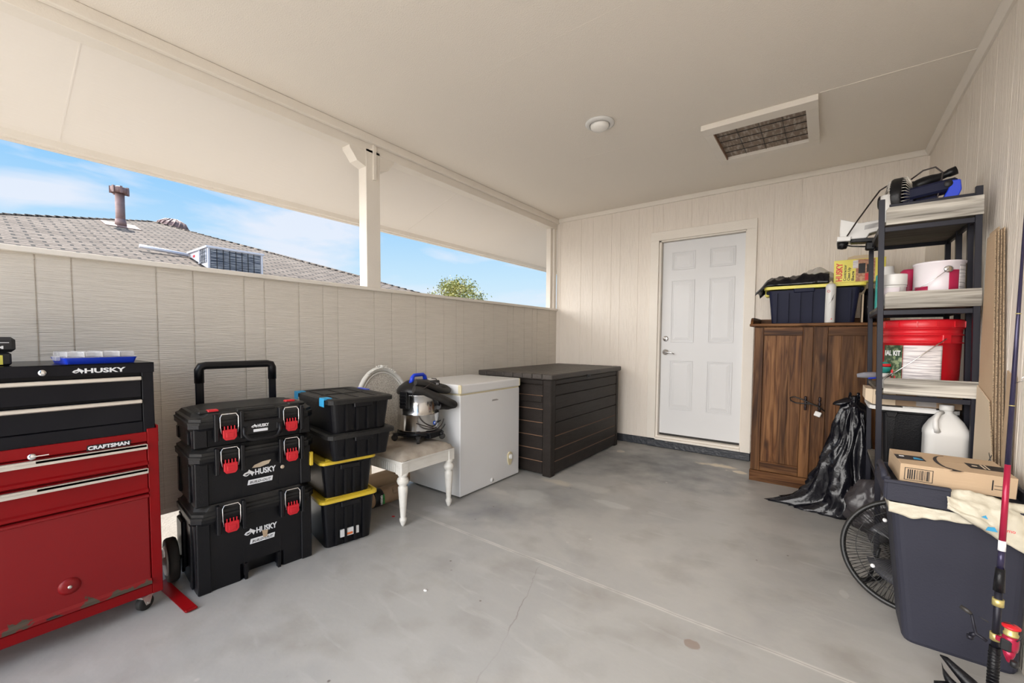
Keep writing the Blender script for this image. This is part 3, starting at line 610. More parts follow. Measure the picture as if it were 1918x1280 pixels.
def caster(parent, x, y, ry=0):
    mb = MB(); M_ = T(x, y, 0, rz=ry)
    mb.prism([(-.007, .024), (.007, .024), (.022, .066), (-.022, .066)], -.019, -.017, 'x', M=M_); mb.prism([(-.007, .024), (.007, .024), (.022, .066), (-.022, .066)], .017, .019, 'x', M=M_); mb.box(-.028, .028, -.028, .028, .060, .067, M=M_); mb.tube([(-.022, 0, .031), (.022, 0, .031)], .004, 8, M=M_)
    c = obj('caster', mb, M_alu, parent)
    mb = MB(); mb.lathe([(.012, -.012), (.028, -.012), (.030, -.008), (.030, .008), (.028, .012), (.012, .012)], seg=28, M=M_ @ T(0, 0, .030, ry=R(90))); obj('wheel', mb, M_rubber, c)
caster(rc, Wc-.055, .030, -1.1); caster(rc, .06, .045, .2); caster(rc, Wc-.06, Dc-.05, .5); caster(rc, .06, Dc-.05, 0)

# ------------------------------------------------------------------ black tool chest on it
bc = thing('tool_chest', 'glossy black steel tool chest with two drawers, sitting on the red cabinet', 'tool chest', (.457, -4.571, .7165), A90)
z0 = .7165; Wb, Db = .658, .42
mb = MB(); mb.box(.009, Wb-.001, .018, Db, 0, .2935, .002); mb.box(.036, Wb-.036, .0005, .0205, .001, .062, .002); mb.box(.036, Wb-.036, .0005, .0205, .262, .293, .002); mb.box(.008, .036, 0, .02, .0005, .293, .002); mb.box(Wb-.036, Wb, 0, .02, .0005, .293, .002)
obj('body', mb, M_blkmet, bc)
mb = MB(); mb.box(.004, Wb+.002, -.004, Db, .2935, .2975, .001); mb.box(.004, Wb+.002, -.004, -.001, .258, .2975, .0005); ld = obj('lid', mb, M_blkmet, bc)
for za, zb in [(.160, .244), (.064, .152)]:
    mb = MB(); mb.box(.038, Wb-.038, .002, .016, za, zb, .002); dr = obj('drawer', mb, M_blkmet, bc)
    mb = MB(); mb.box(.038, Wb-.038, -.014, .003, zb-.016, zb-.001, .003); obj('pull_strip', mb, M_alu, dr)
husky_logo(bc, .430, -.0042, .263, .022, .112)
mb = MB(); mb.lathe([(.011, 0), (.011, .007), (.006, .010), (.001, .010)], seg=20, M=T(.358, -.004, .272, rx=R(90))); obj('lock', mb, M_chrome, bc)

# organiser box with clear lid
ob = thing('parts_organizer', 'blue small-parts organizer with a clear divided lid on the black chest', 'organizer', (.435, -4.158, 1.0145), R(97))
mb = MB(); mb.loft([rr_ring(.008, .200, .0, .150, 0, .008), rr_ring(0, .208, -.006, .156, .022, .010)]); mb.box(.01, .198, .0, .15, .0, .012); obj('tray', mb, M_blue, ob)
mb = MB(); mb.box(.0, .208, -.006, .156, .022, .0245, .001)
for k in range(4): mb.box(.006+k*.050, .052+k*.050, .0, .150, .024, .045, .004)
obj('lid', mb, M_clear, ob)
mb = MB()
for k in range(1, 4): mb.box(.004+k*.050, .006+k*.050, .0, .15, .0245, .044)
mb.box(.0, .2, .07, .073, .0245, .042); obj('divider', mb, M_white, ob)
mb = MB(); mb.box(-.014, -.001, .03, .07, .012, .03, .002); obj('clasp', mb, M_clear, ob)
# battery stack
bt = thing('battery_charger', 'yellow-labelled black charger lying under a lithium battery on the chest', 'charger', (.40, -4.42, 1.0145), R(92))
mb = MB(); mb.box(0, .145, 0, .10, 0, .045, .006); obj('body', mb, M_ink, bt)
mb = MB(); mb.box(.004, .125, -.001, .02, .004, .036, .0004); obj('label_panel', mb, M_yel2, bt)
bt = thing('power_tool_battery', 'black lithium battery pack stacked on the yellow-labelled charger', 'battery', (.40, -4.42, 1.0605), R(92))
mb = MB(); mb.box(0, .155, -.004, .10, 0, .052, .010); mb.box(.09, .12, .01, .06, .052, .062, .004); obj('body', mb, M_ink, bt)
mb = MB(); mb.box(.01, .14, -.0052, -.004, .032, .034); obj('trim_line', mb, M_inkw, bt)
text('lettering', 'LITHIUM', .014, M_inkw, bt, (.042, -.0046, .012), width=.085, bold=.03)

# ------------------------------------------------------------------ stack of three black rolling tool boxes
HB = (.504, -3.801); HA = R(84.5)
def at_stack(z): return (HB[0], HB[1], z)
def latch(parent, x, zt, zb):
    """red latch with wire bail; zt top, zb bottom; front plane y=-.03"""
    mb = MB(); mb.prism([(x, zb+.012), (x+.010, zb), (x+.042, zb), (x+.052, zb+.012), (x+.052, zb+.046), (x, zb+.046)], -.048, -.034, 'y', bev=.002)
    for k in range(4): mb.box(x+.005+k*.0125, x+.009+k*.0125, -.044, -.036, zb+.044, zb+.062, .001)
    mb.box(x+.012, x+.040, -.050, -.047, zb+.012, zb+.034, .001)
    lt_ = obj('latch', mb, M_redp, parent, label='red latch')
    mb = MB(); x0, x1 = x-.008, x+.060
    mb.tube([(x0+.004, -.040, zb+.030), (x0, -.040, zb+.06), (x0, -.040, zt-.012), (x0+.008, -.034, zt), (x1-.008, -.034, zt), (x1, -.040, zt-.012), (x1, -.040, zb+.06), (x1-.004, -.040, zb+.03)], .0028, 6); obj('wire_bail', mb, M_chrome, lt_)
def toolbox(name, label, z, hb, hl, low=False, top=False):
    t = thing(name, label, 'tool box', at_stack(z), HA, 'stack of black tool boxes with red latches')
    w_, d_ = .476, .315
    mb = MB()
    if low:
        mb.loft([oct_ring(-.001, w_+.001, -.001, d_, .078, .022), oct_ring(-.006, w_+.006, -.006, d_+.006, hb-.035, .024)])
        mb.loft([oct_ring(0, .182, 0, d_, 0, .022), oct_ring(-.001, .182, -.001, d_, .08, .022)]); mb.loft([oct_ring(.326, w_, 0, d_, 0, .022), oct_ring(.326, w_+.001, -.001, d_, .08, .022)])
        mb.prism([(.18, 0), (.20, .03), (.20, .08), (.17, .08)], 0.01, .06, 'y'); mb.box(.18, .33, .07, d_-.02, .0, .08)
    else: mb.loft([oct_ring(0, w_, 0, d_, 0, .022), oct_ring(-.006, w_+.006, -.006, d_+.006, hb-.035, .024)])
    mb.box(-.010, .0, .05, .09, .01, hb-.05, .003); mb.box(-.010, .0, d_-.06, d_-.02, .01, hb-.05, .003)
    mb.loft([oct_ring(-.006, w_+.006, -.018, d_+.01, hb-.040, .03), oct_ring(-.016, w_+.016, -.026, d_+.014, hb-.028, .032), oct_ring(-.016, w_+.016, -.026, d_+.014, hb-.012, .032)])
    mb.box(0, .05, -.012, .03, 0, hb-.03, .004); mb.box(w_-.05, w_, -.012, .03, 0, hb-.03, .004)
    if not top:
        mb.box(.175, .178, -.003, 0, .02, hb-.045); mb.box(.33, .333, -.003, 0, .02, hb-.045)
    if low:
        mb.box(.178, .19, -.006, .02, .0, .075); mb.box(.318, .33, -.006, .02, .0, .075)
    body = obj('body', mb, M_black, t)
    mb = MB(); z1 = hb-.012
    mb.loft([oct_ring(-.016, w_+.016, -.030, d_+.014, z1, .034), oct_ring(-.018, w_+.018, -.032, d_+.016, z1+.010, .036), oct_ring(-.012, w_+.012, -.026, d_+.012, z1+.012, .036),
             oct_ring(-.012, w_+.012, -.026, d_+.012, z1+.024, .036), oct_ring(-.002, w_+.002, -.016, d_+.004, z1+.030, .04), oct_ring(.006, w_-.006, -.006, d_-.004, hl, .05)])
    if top:
        mb.loft([oct_ring(.02, w_-.02, .02, d_-.03, hl, .04), oct_ring(.04, w_-.04, .03, d_-.05, hl+.010, .04)])
        mb.box(.16, .32, -.012, .05, hl-.008, hl+.006, .004); mb.box(.02, .10, -.0, .06, hl-.004, hl+.010, .01); mb.box(.38, .46, -.0, .06, hl-.004, hl+.010, .01)
    obj('lid', mb, M_lidblk, t)
    for x in (.098, .352): apply_each('latch_guard', [(a, a+.016, -.046, -.015, hb-.09, hl-.002) for a in (x-.030, x+.066)], M_black, t, .003)
    for x in (.098, .352): latch(t, x, hl-.006, hb-.088)
    return t
t1 = toolbox('wheeled_toolbox', 'largest black wheeled tool box at the bottom of the red-latched stack', 0, .345, .385, low=True)
husky_logo(t1, .178, -.0065, .200, .034, .088)
mb = MB(); mb.prism([(.200, .160), (.302, .160), (.306, .182), (.204, .182)], -.009, -.006, 'y'); obj('badge', mb, M_inkw, t1)
text('lettering', 'BUILD-OUT', .016, M_ink, t1, (.208, -.0095, .165), width=.09, shear=.3, bold=.0)
mb = MB(); mb.prism([(.255, .175), (.27, .175), (.275, .205), (.25, .21)], -.0125, -.0095, 'y'); obj('tape_scrap', mb, M_card, t1)
for x in (-.055, .485):
    mb = MB(); M_ = T(x, .235, .098, ry=R(90) if x < 0 else R(-90))
    mb.lathe([(.066, -.014), (.092, -.016), (.098, -.008), (.098, .016), (.092, .024), (.066, .022)], seg=40, M=M_); wh = obj('wheel', mb, M_rubber, t1)
    mb = MB(); mb.lathe([(.067, -.016), (.060, -.022), (.048, -.017), (.018, -.018), (.015, -.028), (.001, -.028)], seg=40, M=M_)
    mb.lathe([(.001, -.015), (.067, -.015), (.067, .020), (.001, .020)], seg=40, M=M_); obj('hub', mb, M_white, wh, label='pale grey wheel hub')
mb = MB(); mb.box(-.02, 0, .18, .29, .06, .28, .006); mb.tube([(-.05, .235, .098), (.53, .235, .098)], .008, 8); obj('axle_bracket', mb, M_black, t1)
mb = MB()
mb.box(.075, .109, .331, .347, .05, .93, .003); mb.box(.401, .435, .331, .347, .05, .93, .003); mb.box(.075, .435, .334, .344, .05, .08, .002)
hd = obj('pull_handle', mb, M_blkmet, t1)
mb = MB(); mb.tube([(.092, .339, .89), (.092, .339, .955), (.100, .339, .970), (.120, .339, .975), (.395, .339, .975), (.412, .339, .970), (.418, .339, .955), (.418, .339, .89)], [.021, .021, .021, .019, .019, .021, .021, .021], 10)
obj('grip', mb, M_black, hd)
t2 = toolbox('tool_box', 'middle black tool box with red latches and a chip on its logo', .386, .222, .252)
husky_logo(t2, .178, -.0065, .090, .034, .088)
mb = MB(); mb.prism([(.196, .052), (.298, .052), (.302, .074), (.200, .074)], -.009, -.006, 'y'); obj('badge', mb, M_inkw, t2)
text('lettering', 'BUILD-OUT', .016, M_ink, t2, (.204, -.0095, .057), width=.09, shear=.3, bold=.0)
mb = MB(); mb.prism([(.215, .128), (.225, .140), (.26, .150), (.295, .152), (.285, .135), (.25, .126)], -.0085, -.007, 'y'); obj('sticker_remnant', mb, M_cardl, t2)
mb = MB(); mb.lathe([(.009, 0), (.009, .002), (.001, .002)], seg=18, M=T(.345, -.006, .105, rx=R(90))); obj('sticker_dot', mb, M_cardl, t2)
mb = MB(); mb.box(.468, .484, -.026, -.010, .085, .155, .003); obj('tag', mb, M_yel, t2, label='yellow-orange paper tag')
t3 = toolbox('tool_box', 'shallow top tool box with a carry handle, uppermost of the red-latched stack', .640, .115, .147, top=True)
mb = MB(); mb.box(.17, .33, -.046, -.02, .035, .100, .006); mb.box(.18, .19, -.05, -.045, .05, .08, .002); mb.box(.31, .32, -.05, -.045, .05, .08, .002); obj('handle_plate', mb, M_black, t3)
mb = MB(); mb.tube([(.178, -.044, .075), (.176, -.054, .045), (.19, -.060, .022), (.21, -.062, .016), (.29, -.062, .016), (.31, -.060, .022), (.324, -.054, .045), (.322, -.044, .075)], .0085, 8); obj('carry_handle', mb, M_black, t3)
husky_logo(t3, .205, -.0465, .066, .018, .046)
mb = MB(); mb.box(.214, .272, -.0485, -.046, .048, .060); obj('badge', mb, M_inkw, t3)
mb = MB(); mb.box(.055, .095, .0, .035, .150, .160, .003); obj('clip', mb, M_redp, t3); mb = MB(); mb.box(.385, .43, .05, .085, .152, .164, .004); obj('clip', mb, M_redp, t3)
rs = MB(); rs.prism([(-.17, -.02), (.17, -.02), (.17, .02), (-.17, .02)], 0, .004, 'z', M=T(0, 0, .003, rx=.15)); rs.box(.165, .18, -.02, .02, .002, .012, .002)
o = obj('metal_strip', rs, M_red); o.location = (.425, -3.858, .001); o.rotation_euler = (0, 0, R(3)); tag(o, 'loose red metal strip lying on the floor by the box wheel', 'metal strip')

# ------------------------------------------------------------------ four storage bins in one stack
def bin_(label, loc, rz, w_, d_, h_, lidm, yellow=True, inset=.03):
    t = thing('storage_bin', label, 'storage bin', loc, rz, 'stack of black storage bins')
    mb = MB(); mb.loft([rr_ring(inset, w_-inset, inset, d_-inset, 0, .025), rr_ring(.012, w_-.012, .012, d_-.012, h_-.025, .03), rr_ring(.004, w_-.004, .004, d_-.004, h_-.022, .03), rr_ring(.004, w_-.004, .004, d_-.004, h_-.008, .03)])
    n = 5
    for k in range(1, n):
        x = inset+k*(w_-2*inset)/n
        mb.prism([(x-.006, .01), (x+.006, .01), (x+.007, h_-.03), (x-.007, h_-.03)], 0, .01, 'y', M=T(0, .008, 0))
    mb.box(w_*.5-.05, w_*.5+.05, -.004, .01, h_-.05, h_-.022, .004)
    obj('tub', mb, M_black, t)
    mb = MB()
    if yellow:
        mb.loft([rr_ring(-.004, w_+.004, -.004, d_+.004, h_-.014, .034), rr_ring(-.004, w_+.004, -.004, d_+.004, h_, .034), rr_ring(.010, w_-.010, .010, d_-.010, h_+.004, .03), rr_ring(.016, w_-.016, .016, d_-.016, h_-.002, .03)])
        mb.box(.03, w_-.03, .022, .034, h_-.002, h_+.006, .002)
        for x in (.035, w_-.035-.04): mb.box(x, x+.04, .02, .06, h_-.002, h_+.007, .004)
    else:
        mb.loft([rr_ring(-.006, w_+.006, -.006, d_+.006, h_-.026, .036), rr_ring(-.006, w_+.006, -.006, d_+.006, h_-.006, .036), rr_ring(.006, w_-.006, .006, d_-.006, h_, .03), rr_ring(.035, w_-.035, .035, d_-.035, h_, .02), rr_ring(.045, w_-.045, .045, d_-.045, h_-.006, .02)])
        for k in range(3): mb.box(.07+k*(w_-.14)/2-.004, .07+k*(w_-.14)/2+.004, .06, d_-.06, h_-.006, h_-.002, .001)
        mb.box(.055, w_-.055, d_*.5-.004, d_*.5+.004, h_-.006, h_-.002, .001)
    obj('lid', mb, lidm, t)
    return t
b1 = bin_('black bin with yellow lid on the floor, lowest of its stack', (.575, -3.285, 0), R(79), .305, .42, .262, M_yel)
mb = MB(); mb.prism([(.10, .045), (.20, .045), (.20, .085), (.10, .085)], .012, .020, 'y', M=T(0, 0, 0)); lb = obj('sticker', mb, M_white, b1)
mb = MB(); mb.box(.125, .165, .0105, .012, .050, .062); obj('sticker_bar', mb, mat('orange_ink', (.7, .16, .04), .5), lb)
b2 = bin_('black bin with yellow lid, second from the floor in its stack', (.575, -3.281, .2685), R(79), .295, .40, .199, M_yel)
b3 = bin_('black-lidded bin with dusty lip, third up in the bin stack', (.640, -3.270, .474), R(82), .365, .47, .146, M_lidblk, False)
b4 = bin_('dusty black bin with blue tape, topmost of the bin stack', (.645, -3.268, .6215), R(82), .350, .53, .180, M_lidblk, False)
for (x, y, rz_) in ((-.004, .08, 0), (-.004, .46, .1)):
    mb = MB(); mb.box(-.008, .035, -.03, .03, .175, .1835, .001); mb.box(-.0085, -.0065, -.03, .03, .14, .176)
    o = obj('tape_strip', mb, M_tape, b4); o.location = (x, y, 0)
mb = MB(); mb.box(.335, .358, .30, .42, .158, .1825, .001); obj('tape_strip', mb, M_blue, b4)

# ------------------------------------------------------------------ freezer
fz = thing('chest_freezer', 'small white chest freezer with yellowed trim beside the chair', 'freezer', (.632, -2.32, 0), A90)
fw_, fd_ = .692, .545
mb = MB(); mb.box(0, fw_, 0, fd_, .012, .722, .006, seg=2); obj('cabinet', mb, M_appl, fz)
mb = MB(); mb.box(.004, fw_-.004, .004, fd_-.004, .722, .732); obj('gasket', mb, M_aged, fz)
mb = MB(); mb.box(-.004, fw_+.004, -.006, fd_+.004, .732, .797, .010, seg=3); lid = obj('lid', mb, M_appl, fz)
apply_each('corner_cap', [(x, x+.019, -.008, .02, .733, .796) for x in (-.005, fw_-.014)], M_aged, lid, .006)
apply_each('hinge_grip', [(-.006, -.003, .10, .20, .738, .762)], M_aged, lid, .002)
mb = MB(); mb.prism([(.335+.20, .145), (.350+.20, .110), (.375+.20, .110), (.392+.20, .145), (.396+.20, .195), (.375+.20, .215), (.352+.20, .215), (.331+.20, .195)], -.008, 0, 'y', bev=.002); pl = obj('thermostat_plate', mb, M_aged, fz)
mb = MB(); mb.lathe([(.020, 0), (.020, .012), (.016, .015), (.001, .015)], seg=24, M=T(.564, -.008, .178, rx=R(90))); mb.box(.561, .567, -.026, -.02, .162, .194, .001); obj('dial', mb, M_white, pl)
mb = MB(); mb.lathe([(.016, 0), (.016, .006), (.001, .008)], seg=20, M=T(.345, 0, .045, rx=R(90))); obj('drain_plug', mb, M_white, fz)
mb = MB(); mb.box(.345, .415, -.0015, 0, .647, .655); mb.box(.348, .40, -.0015, 0, .655, .659); obj('badge_residue', mb, mat('residue', (.33,.31,.29), .7), fz)
apply_each('foot', [(x, x+.03, y, y+.03, 0, .013) for x in (.04, fw_-.07) for y in (.04, fd_-.07)], M_rubber, fz, .002)

# ------------------------------------------------------------------ deck box
db = thing('deck_box', 'large dark brown resin deck box with plank pattern in the back corner', 'deck box', (.892, -1.555, 0), A90)
dw, dd_ = 1.345, .73
mb = MB(); mb.box(.02, dw-.02, .015, dd_-.01, .012, .785)
zz = [.015, .115, .215, .325, .435, .545, .655, .745, .788]
for a, b_ in zip(zz, zz[1:]):
    mb.box(.075, dw-.05, .004, .02, a+.003, b_-.003, .003)
    mb.box(.008, .03, .085, dd_-.08, a+.003, b_-.003, .003); mb.box(dw-.03, dw-.008, .085, dd_-.08, a+.003, b_-.003, .003)
obj('body', mb, M_dark, db)
apply_each('corner_post', [(x0_, x1_, y0_, y1_, 0, .79) for x0_, x1_ in ((0, .072), (dw-.05, dw)) for y0_, y1_ in ((0, .08), (dd_-.08, dd_))], M_dark, db, .006)
mb = MB()
for a in zz[1:4]: mb.box(.075, dw-.05, .0075, .0115, a-.0028, a+.0028)
for a in zz[1:7]: mb.box(.0115, .0155, .085, dd_-.08, a-.0028, a+.0028)
obj('groove_edge', mb, M_tan, db, label='worn tan groove edges')
mb = MB(); mb.box(-.002, .010, .09, .30, .60, .655, .004); obj('side_grip', mb, M_dark, db)
mb = MB(); ov = .022
for k in range(8):
    a = -ov+k*(dd_+2*ov)/8; mb.box(-ov-.004, dw+ov, a+.0015, a+(dd_+2*ov)/8-.0015, .793, .836, .006)
mb.box(-ov+.01, dw+ov-.01, -ov+.01, dd_+ov-.01, .790, .826); lid = obj('lid', mb, mat('dusty_brown_resin', (.045,.037,.032), .5, bump=((3, 90, 90), .35), var=((4, 4, 4), .6, (.085,.073,.063), .4, .75)), db)
mb = MB(); mb.box(.575, .635, -ov-.008, -ov+.002, .772, .800, .003); mb.box(.598, .612, -ov-.012, -ov-.006, .776, .794, .001); obj('hasp', mb, M_ink, lid)

# ------------------------------------------------------------------ white chair with oval cane back
ch = thing('dining_chair', 'white painted chair with oval cane back and stained seat, carrying the vacuum', 'chair', (.672, -2.85, 0), A90)
cw, cd = .43, .45     # seat width (local x), depth (local y)
zt = .385
mb = MB()
mb.box(.01, cw-.01, .0, .02, .318, zt, .003); mb.box(0, .02, .01, cd-.02, .318, zt, .003); mb.box(cw-.02, cw, .01, cd-.02, .318, zt, .003); mb.box(.02, cw-.02, cd-.03, cd-.01, .318, zt, .003)
mb.box(-.005, .05, -.004, .052, .312, zt+.002, .004); mb.box(cw-.05, cw+.003, -.004, .045, .312, zt+.002, .004)
for k in range(17): mb.box(-.004, .0, .055+k*.021, .068+k*.021, .325, .372, .001)
mb.loft([rr_ring(-.006, cw+.006, -.008, cd-.005, zt, .02), rr_ring(-.006, cw+.006, -.008, cd-.005, zt+.008, .02)])
obj('seat_frame', mb, M_chair, ch)
mb = MB()
def seatf(u, v):
    x = -.004+u*(cw+.008); y = -.006+v*cd; e = min(u, 1-u, v, 1-v); h = zt+.008+.05*(1-math.exp(-e*14))+.006*noise.noise(Vector((u*4, v*4, 0)))
    return (x, y, h)
mb.grid(seatf, 20, 20); mb.box(0, cw, 0, cd-.01, zt+.004, zt+.010)
obj('seat_cushion', mb, M_fab, ch)
def turned_leg(x, y):
    mb = MB(); mb.lathe([(.009, 0), (.013, .010), (.020, .030), (.022, .042), (.015, .052), (.016, .060), (.028, .215), (.029, .235), (.020, .243), (.031, .256), (.036, .272), (.031, .288), (.022, .296), (.028, .304), (.032, .320)], (x, y, 0), 16)
    return mb
for x in (.027, cw-.027): obj('leg', turned_leg(x, .022), M_chair, ch)
for x in (.03, cw-.03):
    mb = MB(); mb.loft([rr_ring(x-.016, x+.016, cd+.030, cd+.062, 0, .004, 1), rr_ring(x-.020, x+.020, cd-.01, cd+.028, .32, .004, 1), rr_ring(x-.02, x+.02, cd-.02, cd+.015, .40, .004, 1)]); obj('leg', mb, M_chair, ch)
# oval back, leaning a little
bx, bz, ra, rb_ = cw/2+.035, .648, .205, .252
def backpt(a, k=1.0, dy=0): 
    z = bz+math.sin(a)*rb_*k; return (bx+math.cos(a)*ra*k, cd+.01+(z-.4)*.16+dy, z)
mb = MB(); mb.tube([backpt(2*math.pi*i/48) for i in range(48)], .017, 8, closed=True)
mb.tube([backpt(2*math.pi*i/48, .90, -.004) for i in range(48)], .006, 6, closed=True)
mb.box(.14, .18, cd-.01, cd+.025, .33, .44, .004); mb.box(.25, .29, cd-.01, cd+.025, .33, .44, .004); obj('back_frame', mb, M_chair, ch)
mb = MB(); mb.loft([[backpt(2*math.pi*i/40, .93, -.003) for i in range(40)], [backpt(2*math.pi*i/40, .93, .003) for i in range(40)]]); obj('cane_panel', mb, M_cane, ch)
mb = MB()
for i in range(-7, 8):
    a = math.pi/2+i*.075; p = backpt(a, 1.03, -.014); mb.lathe([(.001, -.008), (.010, -.004), (.012, 0), (.009, .005), (.001, .008)], p, 8, sx=1.0)
for s_ in (-1, 1):
    mb.tube([backpt(math.pi/2+s_*(.08+.12*t), 1.06+.04*math.sin(t*9), -.016) for t in [k/10 for k in range(11)]], .005, 5)
mb.lathe([(.001, -.014), (.016, -.006), (.018, .002), (.012, .010), (.001, .014)], backpt(math.pi/2, 1.06, -.012), 10)
obj('carved_crest', mb, M_chair, ch)

# ------------------------------------------------------------------ wet/dry vacuum standing on the chair
vc = thing('wet_dry_vacuum', 'stainless steel wet dry vacuum with coiled black hose standing on the chair seat', 'vacuum cleaner', (.450, -2.530, .4435), R(100))
mb = MB(); mb.lathe([(.132, .060), (.136, .075), (.136, .172), (.139, .175), (.139, .181), (.136, .184), (.136, .300), (.140, .306), (.136, .31)], seg=48); obj('tank', mb, M_steel, vc)
mb = MB(); mb.lathe([(.060, .035), (.140, .035), (.143, .050), (.140, .062), (.1, .062)], seg=40)
for k in range(5):
    a = R(-90+k*72+20); mb.box(.11, .172, -.018, .018, .030, .052, .005, M=Matrix.Rotation(a, 4, 'Z'))
mb.box(-.07, .07, -.150, -.10, .022, .06, .005)
dl = obj('dolly', mb, M_black, vc)
for k in range(5):
    a = R(-90+k*72+20); x, y = math.cos(a)*.162, math.sin(a)*.162
    mb = MB(); mb.lathe([(.008, -.010), (.019, -.010), (.020, -.006), (.020, .006), (.019, .010), (.008, .010)], seg=20, M=T(x, y, .0195, rx=R(90), rz=a)); mb.cyl((x, y, .02), (x, y, .045), .006); obj('caster', mb, M_rubber, vc)
mb = MB(); mb.lathe([(.138, .305), (.144, .312), (.144, .330), (.130, .352), (.105, .372), (.080, .388), (.060, .395), (.001, .396)], seg=40)
mb.box(-.155, -.120, -.03, .03, .22, .33, .004); mb.box(.120, .155, -.03, .03, .22, .33, .004)
for k in range(4): mb.box(-.160, -.152, -.026, .026, .23+k*.022, .242+k*.022, .002)
mb.cyl((.04, -.125, .255), (.04, -.160, .255), .033, seg=24); obj('power_head', mb, M_black, vc)
mb = MB(); mb.box(.015, .085, -.115, -.07, .355, .392, .006); sw = obj('switch_plate', mb, M_ink, vc)
mb = MB(); mb.box(.040, .046, -.117, -.115, .362, .376); mb.box(.056, .062, -.117, -.115, .362, .376); obj('switch_mark', mb, M_inkw, sw)
mb = MB(); mb.tube([(-.075, 0, .375), (-.062, 0, .415), (-.045, 0, .428), (.045, 0, .428), (.062, 0, .415), (.075, 0, .375)], [.017, .014, .012, .012, .014, .017], 10); obj('carry_handle', mb, M_blue, vc)
def hose(name, pts, r, parent, m):
    P = [Vector(p) for p in pts]; out = []; rr = []
    n = 110
    for i in range(n+1):
        t = i/n*(len(P)-1); k = min(int(t), len(P)-2); f = t-k
        p0 = P[max(k-1, 0)]; p1 = P[k]; p2 = P[k+1]; p3 = P[min(k+2, len(P)-1)]
        out.append(.5*((2*p1)+(-p0+p2)*f+(2*p0-5*p1+4*p2-p3)*f*f+(-p0+3*p1-3*p2+p3)*f**3)); rr.append(r*(1.0 if i % 2 else .90))
    mb = MB(); mb.tube(out, rr, 12); return obj(name, mb, m, parent)
hose('hose', [(-.155, -.10, .395), (-.09, -.125, .385), (-.02, -.145, .355), (.06, -.155, .325), (.14, -.14, .318), (.18, -.08, .33), (.165, -.01, .345), (.12, .02, .35)], .021, vc, M_hose)
hose('hose', [(-.175, -.105, .355), (-.12, -.135, .340), (-.06, -.16, .310), (.01, -.185, .278), (.08, -.20, .245), (.135, -.19, .225), (.165, -.16, .215)], .026, vc, M_hose)
hose('hose', [(.165, -.16, .215), (.155, -.13, .205), (.10, -.135, .215), (.02, -.145, .225)], .024, vc, M_hose)
mb = MB()
cp = [(-.15, -.07, .30), (-.162, -.09, .33), (-.13, -.15, .36), (-.06, -.17, .395), (.0, -.15, .385)]
mb.tube(cp, .003, 6); mb.tube([(-.145+.29*t, -.10-.055*math.sin(t*math.pi), .135-.055*math.sin(min(1, t*1.6)*math.pi*.5)+.07*max(0, t-.5)) for t in [k/20 for k in range(21)]], .0035, 6)
mb.tube([(-.165+.31*t, -.11-.05*math.sin(t*math.pi), .078-.012*math.sin(t*math.pi)) for t in [k/20 for k in range(21)]], .0035, 6)
mb.tube([(.075, -.05, .40), (.11, -.06, .395), (.125, -.08, .36)], .003, 6)
obj('power_cord', mb, M_cordb, vc)
mb = MB(); mb.lathe([(.013, 0), (.013, .001), (.001, .0012)], seg=24, M=T(-.005, -.1362, .118, rx=R(90))); lg = obj('logo_mark', mb, M_inkb, vc)
mb = MB(); mb.lathe([(.006, .0012), (.006, .0018), (.001, .0018)], seg=16, M=T(-.005, -.1362, .118, rx=R(90))); obj('logo_centre', mb, M_inkw, lg)
text('lettering', 'Vacmaster', .019, M_ink, vc, (.017, -.1365, .112), rot=(90, 0, 15), width=.075, bold=.02)

# ------------------------------------------------------------------ rolls under the chair
cy = thing('cardboard_tube', 'thick tan cardboard tube lying under the chair by the gap', 'tube', (.080, -2.86, .074))
mb = MB(); mb.lathe([(.064, 0), (.072, 0), (.072, .50), (.064, .50), (.064, .02)], seg=32, M=T(0, 0, 0, rx=R(-90))); obj('shell', mb, M_card, cy)
pr = thing('charcoal_bag', 'rolled brown paper bag with green and white label lying under the chair', 'paper bag', (.285, -2.965, .062))
mb = MB(); mb.lathe([(.048, 0), (.057, .01), (.055, .15), (.058, .3), (.050, .42), (.03, .43)], seg=24, M=T(0, 0, 0, rx=R(-90))); mb.box(.0, .045, .30, .40, -.05, .056, .01, M=T(0, 0, 0, ry=.5)); obj('bag', mb, mat('kraft_paper', (.40,.27,.17), .8, bump=((30,30,30),.6)), pr)
mb = MB(); mb.lathe([(.0575, .17), (.0595, .172), (.0595, .235), (.0575, .237)], seg=24, M=T(0, 0, 0, rx=R(-90))); lb = obj('printed_label', mb, M_ink, pr)
for k, s in enumerate(('GREEN', 'NATIVE')):
    text('lettering', s, .020, M_inkg if k else M_inkw, lb, (.0605+.0*k, .205+.016*k, .030), rot=(0, 90, 0), width=.062, bold=.05, depth=.0008)

